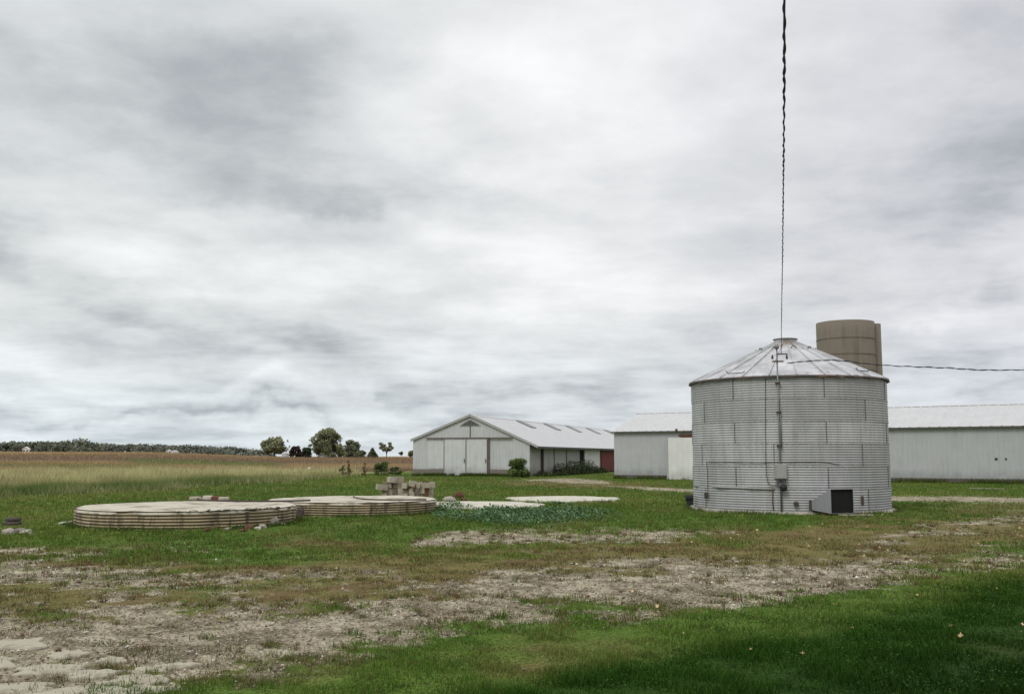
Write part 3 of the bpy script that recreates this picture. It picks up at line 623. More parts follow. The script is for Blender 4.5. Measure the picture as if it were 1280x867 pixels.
# ------------------------------------------------------------------ silo
def build_silo():
    Y = 95.0; cx = 32.05; R = 2.68; H = 1.68 + 166.5 / F * Y + .05
    s = empty('silo', (cx, Y, 0)); tag(s, 'tall roofless tan concrete silo with a chute down its right side, behind the bin', 'silo')
    m, nt, b = new_mat('silo_concrete'); v = coords(nt); 
    c = mixc(nt, noise(nt, .7, 5, .6, v), (.105, .088, .066), (.165, .14, .108))
    c = mixc(nt, ramp(nt, noise(nt, 1.6, 6, .7, coords(nt, (2.2, 2.2, .12))), .45, .75), c, (.085, .07, .05))
    sx = N(nt, 'ShaderNodeSeparateXYZ'); L(nt, v, sx.inputs[0])
    w = math_(nt, 'FRACT', math_(nt, 'MULTIPLY', sx.outputs[2], 1 / .76)); c = mixc(nt, math_(nt, 'MULTIPLY', math_(nt, 'LESS_THAN', w, .05), .18), c, (.05, .042, .035))
    at_ = math_(nt, 'ARCTAN2', sx.outputs[0], sx.outputs[1]); wa = math_(nt, 'FRACT', math_(nt, 'MULTIPLY', at_, 60 / (2 * PI))); c = mixc(nt, math_(nt, 'MULTIPLY', math_(nt, 'LESS_THAN', wa, .07), .2), c, (.06, .05, .04))
    c = mixc(nt, ramp(nt, sx.outputs[2], H - 1.2, H), c, (.16, .135, .105))
    L(nt, c, b.inputs['Base Color']); b.inputs['Roughness'].default_value = .95
    MB().lathe([(R, 0), (R, H), (R - .16, H), (R - .16, 2)], 72).build('stave_wall', m, s, True)
    for i in range(9):
        z = .6 + i * 1.52
        if z < H - .1: MB().lathe([(R + .002, z), (R + .03, z + .01), (R + .03, z + .03), (R + .002, z + .04)], 64).build('hoop', M['hoop'], s)
    # chute
    m2 = simple('chute_sheet', (.15, .13, .10), .8, var=.3, scale=2, stretch=(2, 2, .2))
    MB().lathe([(.52, 0), (.52, H - .12), (.46, H - .12), (.46, 1)], 24, -PI / 2 - .9, PI / 2 + .7, c=(R + .12, -.25)).build('chute', m2, s, True)
build_silo()
# ------------------------------------------------------------------ grain bin
def build_bin():
    cx, cy, R = BIN; H = 4.07; z0 = .06
    b = empty('grain_bin', (cx, cy, 0)); tag(b, 'round corrugated galvanised grain bin with conical roof, meter box and open duct at its foot', 'grain bin')
    mg, nt, bs = new_mat('galvanised_corrugated'); at = N(nt, 'ShaderNodeAttribute', attribute_name='Col'); v = coords(nt)
    c = mixc(nt, 1.0, at.outputs['Color'], mixc(nt, noise(nt, .9, 5, .6, v), (.72, .72, .72), (1.2, 1.2, 1.21)), 'MULTIPLY')
    c = mixc(nt, math_(nt, 'MULTIPLY', ramp(nt, noise(nt, 1.3, 7, .7, coords(nt, (4, 4, .4))), .42, .72), .55), c, (.22, .215, .205))
    L(nt, c, bs.inputs['Base Color']); bs.inputs['Roughness'].default_value = .55; bs.inputs['Metallic'].default_value = .15; bs.inputs['Specular IOR Level'].default_value = .3
    nring, nc, sub = 6, 9, 8; rh = (H - z0) / nring; K = 168; pitch = rh / nc
    off = math.radians(-31); step = 2 * PI / 7
    def seam_angles(ring): return [(-PI / 2) - .272 + off + (step / 2 if ring % 2 else 0) + math.radians([0, 1.2, .5, -2.5, .7, 1][ring]) + step * k for k in range(7)]
    for ring in range(nring):          # ring 0 is the top
        zt = H - ring * rh; rows = nc * sub + 1
        z = zt - np.arange(rows) / sub * pitch; ph = (np.arange(rows) % sub) / sub
        rr = R + .0062 * np.cos(2 * PI * ph) + (.003 if ring % 2 else 0)
        a = np.linspace(0, 2 * PI, K, endpoint=False); A_, Z_ = np.meshgrid(a, z); Rr = np.repeat(rr[:, None], K, 1)
        # gentle dents
        Rr = Rr + (fbm(A_ * 6, Z_ * 2.2, 2, 500) - .5) * .012
        V = np.c_[(Rr * np.cos(A_)).ravel(), (Rr * np.sin(A_)).ravel(), Z_.ravel()]
        i = np.arange(rows - 1)[:, None]; j = np.arange(K)[None]; j2 = (j + 1) % K
        q = np.stack([i * K + j, (i + 1) * K + j, (i + 1) * K + j2, i * K + j2], -1).reshape(-1, 4)[:, ::-1]
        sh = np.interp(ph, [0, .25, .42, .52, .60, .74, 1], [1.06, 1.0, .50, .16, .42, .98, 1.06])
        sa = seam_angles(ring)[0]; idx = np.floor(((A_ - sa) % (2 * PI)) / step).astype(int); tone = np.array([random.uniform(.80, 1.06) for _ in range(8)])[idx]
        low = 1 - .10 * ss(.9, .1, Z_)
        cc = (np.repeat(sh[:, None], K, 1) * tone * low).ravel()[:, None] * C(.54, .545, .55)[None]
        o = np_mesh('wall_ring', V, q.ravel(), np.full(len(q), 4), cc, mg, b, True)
        for sa_ in seam_angles(ring):
            w = .010; p = []; mb = MB()
            for r_ in (R + .004, R + .018):
                p += [(r_ * math.cos(sa_ - w / R), r_ * math.sin(sa_ - w / R)), (r_ * math.cos(sa_ + w / R), r_ * math.sin(sa_ + w / R))]
            mb.hexa([(*p[0], zt - rh + .02), (*p[1], zt - rh + .02), (*p[3], zt - rh + .02), (*p[2], zt - rh + .02), (*p[0], zt - .02), (*p[1], zt - .02), (*p[3], zt - .02), (*p[2], zt - .02)])
            mb.build('seam', M['seam'], o)
        if ring:
            mb = MB(); kb = 420; jj = [R + .006 + (.012 if t_ % 4 == 0 else 0) for t_ in range(kb)]
            for (dz_, q_) in ((.016, 0), (0, 1), (-.016, 0)):
                for t_ in range(kb): a_ = 2 * PI * t_ / kb; r_ = jj[t_] if q_ else R + .004; mb.v.append((r_ * math.cos(a_), r_ * math.sin(a_), zt + dz_))
            for i_ in range(2):
                for t_ in range(kb): mb.f.append((i_ * kb + t_, (i_ + 1) * kb + t_, (i_ + 1) * kb + (t_ + 1) % kb, i_ * kb + (t_ + 1) % kb))
            mb.build('bolted_lap', M['lap'], o)
    # roof
    mr, nt, bs = new_mat('bin_roof'); v = coords(nt); sx = N(nt, 'ShaderNodeSeparateXYZ'); L(nt, v, sx.inputs[0])
    c = mixc(nt, ramp(nt, noise(nt, 1.4, 7, .7, v), .35, .65), (.33, .335, .345), (.53, .535, .55))
    edge = ramp(nt, sx.outputs[2], 4.50, 4.0); rn = noise(nt, 3.2, 8, .75, v)
    q = ramp(nt, math_(nt, 'ADD', rn, math_(nt, 'MULTIPLY', edge, .16)), .69, .76); c = mixc(nt, q, c, (.15, .085, .06))
    q = ramp(nt, math_(nt, 'ADD', noise(nt, 2.0, 7, .7, v), math_(nt, 'MULTIPLY', ramp(nt, sx.outputs[2], 4.9, 5.4), .14)), .62, .72); c = mixc(nt, math_(nt, 'MULTIPLY', q, .7), c, (.22, .16, .12))
    L(nt, c, bs.inputs['Base Color']); bs.inputs['Roughness'].default_value = .45; bs.inputs['Metallic'].default_value = .2
    Re, Rt, ze, zt = R + .075, .32, 4.08, 5.42; K = 24
    mb = MB()
    for k in range(K):
        a = 2 * PI * (k + .35) / K; a2 = 2 * PI * (k + 1.35) / K; sub_ = 5; w = .045
        def pt(r, t, up): 
            z = ze + (zt - ze) * (Re - r) / (Re - Rt); return (r * math.cos(t), r * math.sin(t), z + up)
        for (r0, r1) in ((Re, 2.2), (2.2, 1.2), (1.2, Rt)):
            for s_ in range(sub_):
                t0 = lerp(a, a2, s_ / sub_); t1 = lerp(a, a2, (s_ + 1) / sub_); mb.poly([pt(r0, t0, 0), pt(r0, t1, 0), pt(r1, t1, 0), pt(r1, t0, 0)])
        # standing rib
        def rp(r, side, up): z = ze + (zt - ze) * (Re - r) / (Re - Rt); return (r * math.cos(a) - side * math.sin(a), r * math.sin(a) + side * math.cos(a), z + up)
        ww = .022
        mb.hexa([rp(Re, -ww, .0), rp(Re, ww, .0), rp(Rt, ww * .5, .0), rp(Rt, -ww * .5, .0), rp(Re, -ww * .6, .055), rp(Re, ww * .6, .055), rp(Rt, ww * .3, .04), rp(Rt, -ww * .3, .04)])
    roof = mb.build('roof', mr, b)
    # eave edge, bent here and there
    mb = MB(); pr = []; K2 = 168
    for j in range(K2):
        a = 2 * PI * j / K2; d = (vn(j * .37, 3.3, 9) - .5) * .035; r_ = Re + .01; mb.v += [(r_ * math.cos(a), r_ * math.sin(a), ze + .012), ((r_ + .01) * math.cos(a), (r_ + .01) * math.sin(a), ze - .05 + d), ((R - .02) * math.cos(a), (R - .02) * math.sin(a), ze - .035)]
    for j in range(K2):
        j2 = (j + 1) % K2; mb.f += [(3 * j, 3 * j2, 3 * j2 + 1, 3 * j + 1), (3 * j + 1, 3 * j2 + 1, 3 * j2 + 2, 3 * j + 2)]
    mb.build('eave_edge', simple('rusty_eave', (.085, .072, .065), .85, var=.5, scale=3, col2=(.17, .095, .065), f2=(.56, .66), s2=2.5), roof)
    MB().lathe([(.36, 5.38), (.36, 5.50), (.31, 5.53), (0.01, 5.57)], 32).build('roof_cap', mr, roof)
    MB().lathe([(.37, 5.49), (.40, 5.50), (.40, 5.52), (.37, 5.53)], 32).build('cap_rim', M['conduit'], roof)
    for k in range(10):
        a = 2 * PI * (k + .5) / 10; r_ = .95; z = ze + (zt - ze) * (Re - r_) / (Re - Rt)
        mb = MB(); mb.tube([(r_ * math.cos(a - .1), r_ * math.sin(a - .1), z), (r_ * math.cos(a - .05), r_ * math.sin(a - .05), z + .07), (r_ * math.cos(a + .05), r_ * math.sin(a + .05), z + .07), (r_ * math.cos(a + .1), r_ * math.sin(a + .1), z)], .016, 6); mb.build('lifting_lug', M['rail'], roof)
    for (az, r_) in ((-PI / 2 - .80, 3.0), (-PI / 2 + .62, 2.9)):   # rungs on the roof
        z = ze + (zt - ze) * (Re - r_) / (Re - Rt); mb = MB(); t = .085
        mb.tube([(r_ * math.cos(az - t * 1.3), r_ * math.sin(az - t * 1.3), z + .16), (r_ * math.cos(az - t), r_ * math.sin(az - t), z + .08), (r_ * math.cos(az + t), r_ * math.sin(az + t), z + .07), (r_ * math.cos(az + t * 1.3), r_ * math.sin(az + t * 1.3), z + .12)], .014, 6); mb.build('roof_rung', M['wire'], roof)
    # concrete pad under the bin
    mb = MB(); pr = [(R - .3, .07), (R + .06, .07), (R + .14, .055), (R + .17, -.05)]; mb.lathe(pr, 120); o = mb.build('footing', M['rubble'], b, True, jit=.012)
    # things on the wall, by bearing around the bin
    def on(px, py, out=.03):
        s = ((px - CX) / F); d = cy
        for _ in range(6):
            x = s * d * 1.0; q = max(-.999, min(.999, (x - cx) / R)); d = cy - R * math.sqrt(1 - q * q)
        p = at_Y(px, py, d); dirv = Vector((p.x - cx, p.y - cy, 0)).normalized(); return Vector((p.x - cx, p.y - cy, p.z)) + dirv * out
    def pipe(pts, r, nm, mat=None, par=None): return MB().tube(pts, r, 8).build(nm, mat or M['conduit'], par or b, True)
    # conduit mast
    pb = on(977, 636, .06); mx_, my_ = pb.x, pb.y; zt_ = at_Y(974, 435, cy + my_).z
    mast = pipe([(mx_, my_, .05), (mx_, my_, zt_)], .024, 'service_mast')
    pipe([(mx_ + .06, my_ + .012, 1.95), (mx_ + .06, my_ + .012, 3.15)], .014, 'conduit', None, mast)
    MB().lathe([(.001, zt_ + .12), (.06, zt_ + .1), (.075, zt_), (.03, zt_ - .03)], 14, c=(mx_, my_)).build('weatherhead', M['conduit'], mast, True)
    MB().box(mx_ - .16, mx_ + .18, my_ - .05, my_ - .02, zt_ - .42, zt_ - .38).build('cross_bracket', M['rust'], mast); MB().box(mx_ - .02, mx_ + .30, my_ - .10, my_ - .06, zt_ - .20, zt_ - .17).build('cross_bracket', M['rust'], mast)
    for dx in (-.15, .28): MB().lathe([(.001, zt_ - .34), (.03, zt_ - .33), (.035, zt_ - .28), (.02, zt_ - .26), (.035, zt_ - .24), (.001, zt_ - .2)], 12, c=(mx_ + dx, my_ - .05)).build('insulator', M['dark_wood'], mast, True)
    for z in (3.86, 3.0, 2.0): MB().box(mx_ - .06, mx_ + .06, my_ - .04, my_ + .08, z - .02, z + .02).build('pipe_clamp', M['dark_wood'], mast)
    # meter box
    q = on(976, 589, .10); bx = MB(); dz = .215; dxx = .165
    bx.box(q.x - dxx, q.x + dxx, q.y - .09, q.y + .08, q.z - dz, q.z + dz); box = bx.build('meter_box', M['box'], b, bevel=.008)
    MB().box(q.x - dxx + .02, q.x + dxx - .02, q.y - .102, q.y - .092, q.z - dz + .02, q.z + dz - .02).build('lid', M['box'], box)
    MB().box(q.x - dxx - .01, q.x + dxx + .01, q.y - .11, q.y + .08, q.z - dz - .035, q.z - dz - .003).build('base_flange', M['dark_wood'], box)
    q = on(979.5, 609, .09); MB().lathe([(.001, -.11), (.085, -.10), (.10, -.04), (.10, .05)], 20).build('meter', M['wire'], b, True)
    m_o = bpy.data.objects[ 'meter'] if 'meter' in bpy.data.objects else None
    m_o.rotation_euler = (-PI / 2, 0, 0); m_o.location = q
    m_o.rotation_euler = (-PI / 2, 0, 0)
    MB().box(q.x - .13, q.x + .05, q.y - .0, q.y + .07, q.z + .04, q.z + .16).build('meter_socket', M['conduit'], b)
    pipe([on(957, 472), on(957, 520), on(957.5, 577), on(958, 590), on(960, 603), on(965, 607), on(975, 607)], .008, 'thin_cable', M['wire'])
    pipe([on(966, 610), on(966, 625), on(967, 638)], .016, 'ground_rod', M['rust'])
    # cable around the wall
    pts = [on(px, py, .02) for px, py in ((884, 577), (900, 577), (930, 577.5), (950, 578), (985, 577.3), (1010, 577), (1030, 577.5), (1045, 580), (1065, 580.5), (1078, 580), (1092, 579), (1106, 579.5))]
    pipe(pts, .010, 'wall_cable', M['wire'])
    pts = [on(px, py, .03) for px, py in ((884, 577), (885.5, 590), (886, 622))]; pipe(pts, .010, 'down_lead', M['wire'])
    for (px, py, w, h) in ((884, 619, .045, .10), (1076, 625, .04, .13), (995, 629.5, .06, .07)):
        q = on(px, py, .05); MB().box(q.x - w, q.x + w, q.y - .05, q.y + .04, q.z - h, q.z + h).build('junction_box', M['dark_wood'], b, bevel=.01)
    pts = [on(px, py, .03) for px, py in ((1075, 607), (1076, 625), (1076, 640))]; pipe(pts, .012, 'down_lead', M['wire'])
    # low horizontal strap on the left
    pts = [on(px, py, .02) for px, py in ((868, 607), (900, 608.5), (940, 610), (968, 611))]; pipe(pts, .028, 'strap', M['lap'])
    # aeration duct
    o1 = at_Y(1039, 641, 28.75); o2 = at_Y(1067.5, 640, 29.05); w1 = Vector((o1.x - cx, o1.y - cy, .06)); w2 = Vector((o2.x - cx, o2.y - cy, .06)); h = .70
    s1 = at_Y(1014.5, 639, 29.35); s1 = Vector((s1.x - cx, s1.y - cy, .14)); s2 = s1 + Vector((.42, .30, 0)); hs = .26; up = Vector((0, 0, 1))
    mb = MB(); Fo = [w1, w2, w2 + up * h, w1 + up * h]; Bo = [s1, s2, s2 + up * hs, s1 + up * hs]
    th = .02
    ins = lambda ring, k: [p + (sum(ring, Vector()) / 4 - p) * k for p in ring]
    Fi, Bi = ins(Fo, .035), ins(Bo, .1)
    for i in range(4): j = (i + 1) % 4; mb.poly([Fo[i], Fo[j], Bo[j], Bo[i]])
    for i in range(4): j = (i + 1) % 4; mb.poly([Fo[i], Fo[j], Fi[j], Fi[i]])
    mb.poly(Bo)
    d = mb.build('aeration_duct', M['duct'], b)
    mb = MB()
    for i in range(4): j = (i + 1) % 4; mb.poly([Fi[i], Fi[j], Bi[j], Bi[i]])
    mb.poly(Bi); mb.build('duct_inner_shade', M['dark'], d)  # inner faces coloured black to stand for shade inside the duct
    mb = MB(); mb.poly([lerp(x, y, .07) for x, y in zip(Fi, Bi)]); mb.build('duct_shade_sheet', M['dark'], d)  # black sheet added just behind the mouth, in place of inner shade
    mb = MB(); mb.hexa([s1 + Vector((-.07, .0, -.03)), s1 + Vector((.0, -.02, -.03)), s2, s2 + Vector((-.07, .05, 0)), s1 + Vector((-.07, 0, hs + .02)), s1 + Vector((0, -.02, hs + .02)), s2 + up * (hs + .02), s2 + Vector((-.07, .05, hs + .02))]); mb.build('duct_flange', M['dark_wood'], d)
    # small motor on the left
    q = on(867, 622, .12); mb = MB(); mb.tube([q + Vector((-.14, 0, 0)), q + Vector((.1, 0, 0))], .10, 12); mb.box(q.x - .1, q.x + .08, q.y - .08, q.y + .08, q.z - .22, q.z - .08); mb.build('motor', M['wire'], b)
    return b, Vector((cx + mx_, cy + my_, zt_))
_bin, MAST = build_bin()
# plank in front of the duct
def flat_board(name, p, L_, W_, rz, mat, label, cat, th=.035, z=.03):
    o = MB().box(-L_ / 2, L_ / 2, -W_ / 2, W_ / 2, 0, th).build(name, mat, None, bevel=.006); o.location = (p.x, p.y, z); o.rotation_euler = (0, 0, rz); tag(o, label, cat); return o
flat_board('board', at_z(1070, 645.5), .95, .16, .05, M['rubble'], 'pale weathered board lying in front of the bin duct', 'board')
flat_board('board', at_z(1234, 611.5), 1.6, .12, -.45, M['rubble'], 'thin pale board lying on grass before the grey shed', 'board')
# ------------------------------------------------------------------ overhead cables
def twisted(name, ctrl, r, amp, period, label, seed=0, strands=2, step=.05):
    pts = [Vector(p) for p in ctrl]; out = []
    seg = []
    Ltot = sum((pts[i + 1] - pts[i]).length for i in range(len(pts) - 1)); nn = int(Ltot / step)
    # catmull-rom through the control points
    def cr(t):
        n = len(pts) - 1; x = t * n; i = min(int(x), n - 1); u = x - i
        p0, p1, p2, p3 = pts[max(i - 1, 0)], pts[i], pts[i + 1], pts[min(i + 2, n)]
        return .5 * ((2 * p1) + (-p0 + p2) * u + (2 * p0 - 5 * p1 + 4 * p2 - p3) * u * u + (-p0 + 3 * p1 - 3 * p2 + p3) * u ** 3)
    centre = [cr(i / nn) for i in range(nn + 1)]
    root = empty(name, centre[0]); tag(root, label, 'cable')
    for s in range(strands):
        P_ = []; acc = 0
        for i, c in enumerate(centre):
            d = (centre[min(i + 1, nn)] - centre[max(i - 1, 0)]).normalized(); a = d.cross(Vector((0, 0, 1))).normalized(); b = d.cross(a)
            if i: acc += (centre[i] - centre[i - 1]).length
            ph = 2 * PI * acc / period + (0, PI, PI * 1.5)[s]; am = amp * .7
            am *= 1 + .3 * math.sin(acc * 1.7)
            wv = 2 * PI * acc / (period * .93); P_.append(c + (a * math.cos(ph) + b * math.sin(ph)) * am + (a * math.cos(wv) + b * math.sin(wv)) * amp * .5 - root.location)
        MB().tube(P_, r if s else r * .8, 6).build('strand', M['wire'], root, True)
    return root
mp = MAST
top = at_Y(980.2, 0, 4.7)
dirn = (top - mp)
ctl = [at_Y(976.5, 443, mp.y - .08)]
for (px, py, Y_) in ((977, 385, 24.5), (978, 330, 19.0), (979, 240, 13.0), (980, 130, 8.2), (980.4, 0, 5.5)):
    ctl.append(at_Y(px, py, Y_))
ctl.append(at_Y(981, -330, 3.0)); ctl.append(Vector((.95, .2, 4.9))); ctl.append(Vector((-.8, -6, 5.4)))
twisted('service_cable', ctl, .0068, .0068, .62, 'black twisted cable rising from the bin mast straight up over the viewer')
ctl = [mp + Vector((.28, -.06, -.45))]
for (px, py, Y_) in ((1040, 450, 28.6), (1100, 456, 28.2), (1180, 459.5, 27.5), (1280, 462, 26.8)): ctl.append(at_Y(px, py, Y_))
ctl.append(Vector((21, 25.5, 4.15)))
twisted('branch_cable', ctl, .011, .012, .55, 'dark cable running sideways from the bin mast off to the right')
# ------------------------------------------------------------------ round raised pads
def build_pad(c, h, name, label, seed):
    cx, cy, R = c; o = empty(name, (cx, cy, 0)); tag(o, label, 'concrete pad')
    m, nt, bs = new_mat('pad_ring_' + str(seed)); at = N(nt, 'ShaderNodeAttribute', attribute_name='Col'); v = coords(nt)
    c_ = mixc(nt, 1.0, at.outputs['Color'], mixc(nt, noise(nt, 2.5, 6, .65, v), (.6, .6, .6), (1.35, 1.33, 1.3)), 'MULTIPLY')
    c_ = mixc(nt, ramp(nt, noise(nt, 1.5, 6, .7, coords(nt, (2.5, 2.5, .5))), .47, .64), c_, (.085, .06, .042)); L(nt, c_, bs.inputs['Base Color']); bs.inputs['Roughness'].default_value = .85
    K = 180; nc = 6; sub = 8; rows = nc * sub + 1; zz = (h - .015) * (1 - np.arange(rows) / (rows - 1)); ph = (np.arange(rows) % sub) / sub; a = np.linspace(0, 2 * PI, K, endpoint=False)
    A_, Z_ = np.meshgrid(a, zz); Rr = R + .013 * np.cos(2 * PI * ph)[:, None] + (fbm(A_ * 4, Z_ * 3 + seed, 3, seed) - .5) * .05
    V = np.c_[(Rr * np.cos(A_)).ravel(), (Rr * np.sin(A_)).ravel(), Z_.ravel() + ((fbm(A_ * 3, Z_ * 0, 2, seed + 3) - .5) * .03).ravel()]
    i = np.arange(rows - 1)[:, None]; j = np.arange(K)[None]; j2 = (j + 1) % K; q = np.stack([i * K + j2, (i + 1) * K + j2, (i + 1) * K + j, i * K + j], -1).reshape(-1, 4)
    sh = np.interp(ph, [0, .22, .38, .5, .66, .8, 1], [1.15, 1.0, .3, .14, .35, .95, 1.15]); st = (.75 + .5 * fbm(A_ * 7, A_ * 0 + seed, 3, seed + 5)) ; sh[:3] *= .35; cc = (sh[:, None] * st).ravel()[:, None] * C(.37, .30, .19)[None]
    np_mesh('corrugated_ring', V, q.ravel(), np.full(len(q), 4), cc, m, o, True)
    # concrete top with a chipped rim, poured slightly uneven
    rs = np.concatenate([np.linspace(.02, .93, 26), np.linspace(.945, .993, 8), [.999, 1.004]]) * R; V = []; 
    A2_, R2 = np.meshgrid(a, rs); chip = fbm(A2_ * 9, R2 * 2, 4, seed + 9, .6)
    Zt = h + (fbm(R2 * np.cos(A2_) * .8, R2 * np.sin(A2_) * .8, 3, seed + 11) - .5) * .05 - ss(.95, 1.0, R2 / R) ** 2 * .035 - .02 * ss(.62, .7, chip) * ss(.9, 1, R2 / R)
    Zt[-1] -= .05; R2 = R2 - (chip - .5) * .05 * ss(.95, 1, R2 / R)
    V = np.c_[(R2 * np.cos(A2_)).ravel(), (R2 * np.sin(A2_)).ravel(), Zt.ravel()]; nr = len(rs); i = np.arange(nr - 1)[:, None]
    q = np.stack([i * K + j, i * K + j2, (i + 1) * K + j2, (i + 1) * K + j], -1).reshape(-1, 4)[:, ::-1]
    np_mesh('slab_top', V, np.concatenate([q.ravel(), np.arange(K)]), np.concatenate([np.full(len(q), 4), [K]]), None, M['concrete'], o, True)
    return o
build_pad(pad1, .45, 'raised_pad', 'nearer raised round concrete pad ringed with rusty corrugated steel, at left', 31)
build_pad(pad2, .41, 'raised_pad', 'farther raised round concrete pad, in front of the block columns', 57)
def low_pad(c, label, seed):
    cx, cy, R = c; mb = MB(); K = 72; 
    out = [(R * (1 + .09 * (vn(k * .45, seed, seed) - .5) * 2 + .05 * (vn(k * 1.3, seed, seed) - .5)) ) for k in range(K)]
    n0 = len(mb.v)
    for (f, z) in ((1.0, -.03), (1.0, .03), (.97, .05)):
        for k in range(K): a = 2 * PI * k / K; mb.v.append((out[k] * f * math.cos(a), out[k] * f * math.sin(a), z))
    for i in range(2):
        for k in range(K): mb.f.append((i * K + k, i * K + (k + 1) % K, (i + 1) * K + (k + 1) % K, (i + 1) * K + k))
    mb.f.append(tuple(2 * K + k for k in range(K)))
    o = mb.build('low_pad', M['concrete_w'], None); o.location = (cx, cy, .02); tag(o, label, 'concrete pad')
low_pad(pad3, 'low white round pad half hidden by blue green weeds', 3); low_pad(pad4, 'low white round pad farthest back on the lawn, toward the barn', 5)
# curved steel strips lying on the pads
def strip(name, pts, h, label):
    mb = MB(); n = len(pts)
    for p in pts: mb.v += [(p.x, p.y, p.z), (p.x, p.y + .02, p.z), (p.x, p.y + .02, p.z + h), (p.x, p.y, p.z + h)]
    for i in range(n - 1):
        for k in range(4): mb.f.append((4 * i + k, 4 * i + (k + 1) % 4, 4 * i + 4 + (k + 1) % 4, 4 * i + 4 + k))
    mb.f += [(0, 1, 2, 3), (4 * n - 4, 4 * n - 3, 4 * n - 2, 4 * n - 1)]
    o = mb.build(name, M['dark_wood'], None); o['label'] = label; o['category'] = 'steel strip'
def smoothline(ctrl, z, n=8):
    P_ = [at_z(px, py, z) for px, py in ctrl]; out = []
    for i in range(len(P_) - 1):
        for k in range(n):
            u = k / n; p0, p1, p2, p3 = P_[max(i - 1, 0)], P_[i], P_[i + 1], P_[min(i + 2, len(P_) - 1)]
            out.append(.5 * ((2 * p1) + (-p0 + p2) * u + (2 * p0 - 5 * p1 + 4 * p2 - p3) * u * u + (-p0 + 3 * p1 - 3 * p2 + p3) * u ** 3))
    out.append(P_[-1]); return out
strip('steel_strip', smoothline([(240.5, 620), (243, 623), (252, 625.6), (275, 626.6), (310, 627.2), (350, 627), (388, 626)], .47), .045, 'long dark curved steel strip lying across the back of the nearer raised pad')
strip('steel_strip', smoothline([(441, 620.5), (444, 622.3), (452, 624), (470, 625), (500, 625.3), (533, 625)], .43), .04, 'shorter dark curved steel strip resting on the farther raised pad')
# ------------------------------------------------------------------ concrete blocks and rubble
_m = M['block']; _nt = _m.node_tree; _b = _nt.nodes['Principled BSDF']; _src = _b.inputs['Base Color'].links[0].from_socket
_oi = N(_nt, 'ShaderNodeObjectInfo'); _rr = mixc(_nt, _oi.outputs['Random'], (.55, .50, .42), (1.35, 1.33, 1.28)); L(_nt, mixc(_nt, 1.0, _src, _rr, 'MULTIPLY'), _b.inputs['Base Color'])
def block_mesh(l=.39, w=.19, h=.19):
    mb = MB(); t = .032; xs = [-l / 2, -l / 2 + t, -t / 2, t / 2, l / 2 - t, l / 2]; ys = [-w / 2, -w / 2 + t, w / 2 - t, w / 2]
    mb.box(xs[0], xs[5], ys[0], ys[1], 0, h); mb.box(xs[0], xs[5], ys[2], ys[3], 0, h)
    for a, b_ in ((0, 1), (2, 3), (4, 5)): mb.box(xs[a], xs[b_], ys[1], ys[2], 0, h)
    return mb
proto = block_mesh().build('concrete_block', M['block'], None, bevel=.005)
first = [True]
def place_block(x, y, z, rot, label, group=None):
    if first[0]: o = proto; first[0] = False
    else: o = proto.copy(); COL.objects.link(o)
    o.location = (x, y, z); o.rotation_euler = rot; tag(o, label, 'concrete block', group); return o
Yb = 35.6
for ci, (px, top_, gl) in enumerate(((481.5, 602, 'left'), (488, 598, 'left'), (494.5, 596.5, 'left'), (501, 600.5, 'left'), (507.5, 606.5, 'middle'), (514.5, 610, 'middle'), (521.5, 611, 'middle'), (529, 607, 'right'), (538, 601, 'right'))):
    Yc = Yb + random.uniform(-.22, .22); p = at_Y(px, top_, Yc); n = max(1, round(p.z / .39)); hh = p.z; z = hh - n * .39
    if z > .05:                       # a block laid flat starts the column
        place_block(p.x, Yc, -.01, (0, 0, PI / 2 + random.uniform(-.1, .1)), 'weathered grey block in the %s of the broken block columns' % {'left': 'tall left cluster', 'middle': 'low middle', 'right': 'right end'}[gl], 'blocks of the broken columns, ' + gl); z = .19
    else: z = 0
    for k in range(n):
        place_block(p.x + random.uniform(-.012, .012), Yc + random.uniform(-.03, .03), z + .195 + k * .392, (random.uniform(-.03, .03), PI / 2 + random.uniform(-.05, .05), random.choice((0, 0, PI / 2)) * .0 + random.uniform(-.35, .35)),
                    'weathered grey block in the %s of the broken block columns' % {'left': 'tall left cluster', 'middle': 'low middle', 'right': 'right end'}[gl], 'blocks of the broken columns, ' + gl)
        bpy.context.view_layer
for ob in [o for o in COL.objects if o.name.startswith('concrete_block') and abs(o.rotation_euler[1] - PI / 2) < .1]: ob.location.x -= .095
p = at_Y(517, 606.5, Yb - .25); place_block(p.x, p.y, p.z - .05, (.1, .25, .3), 'grey block lying tilted on the low middle of the block columns')
for (px, py, yy, rz, ry, lab) in ((477, 606.5, -.1, .5, .1, 'block jutting out of the left side of the tall left cluster'), (492, 597.5, .0, .5, 0.12, 'block lying flat on top of the tall left cluster'), (508, 605, -.2, 1.2, .1, 'block lying on the step down from the tall cluster'), (537, 603.5, -.24, .1, .0, 'block lying flat before the right end column')):
    p = at_Y(px, py, Yb + yy); place_block(p.x, p.y, p.z - .16, (.05, ry, rz), 'weathered ' + lab)
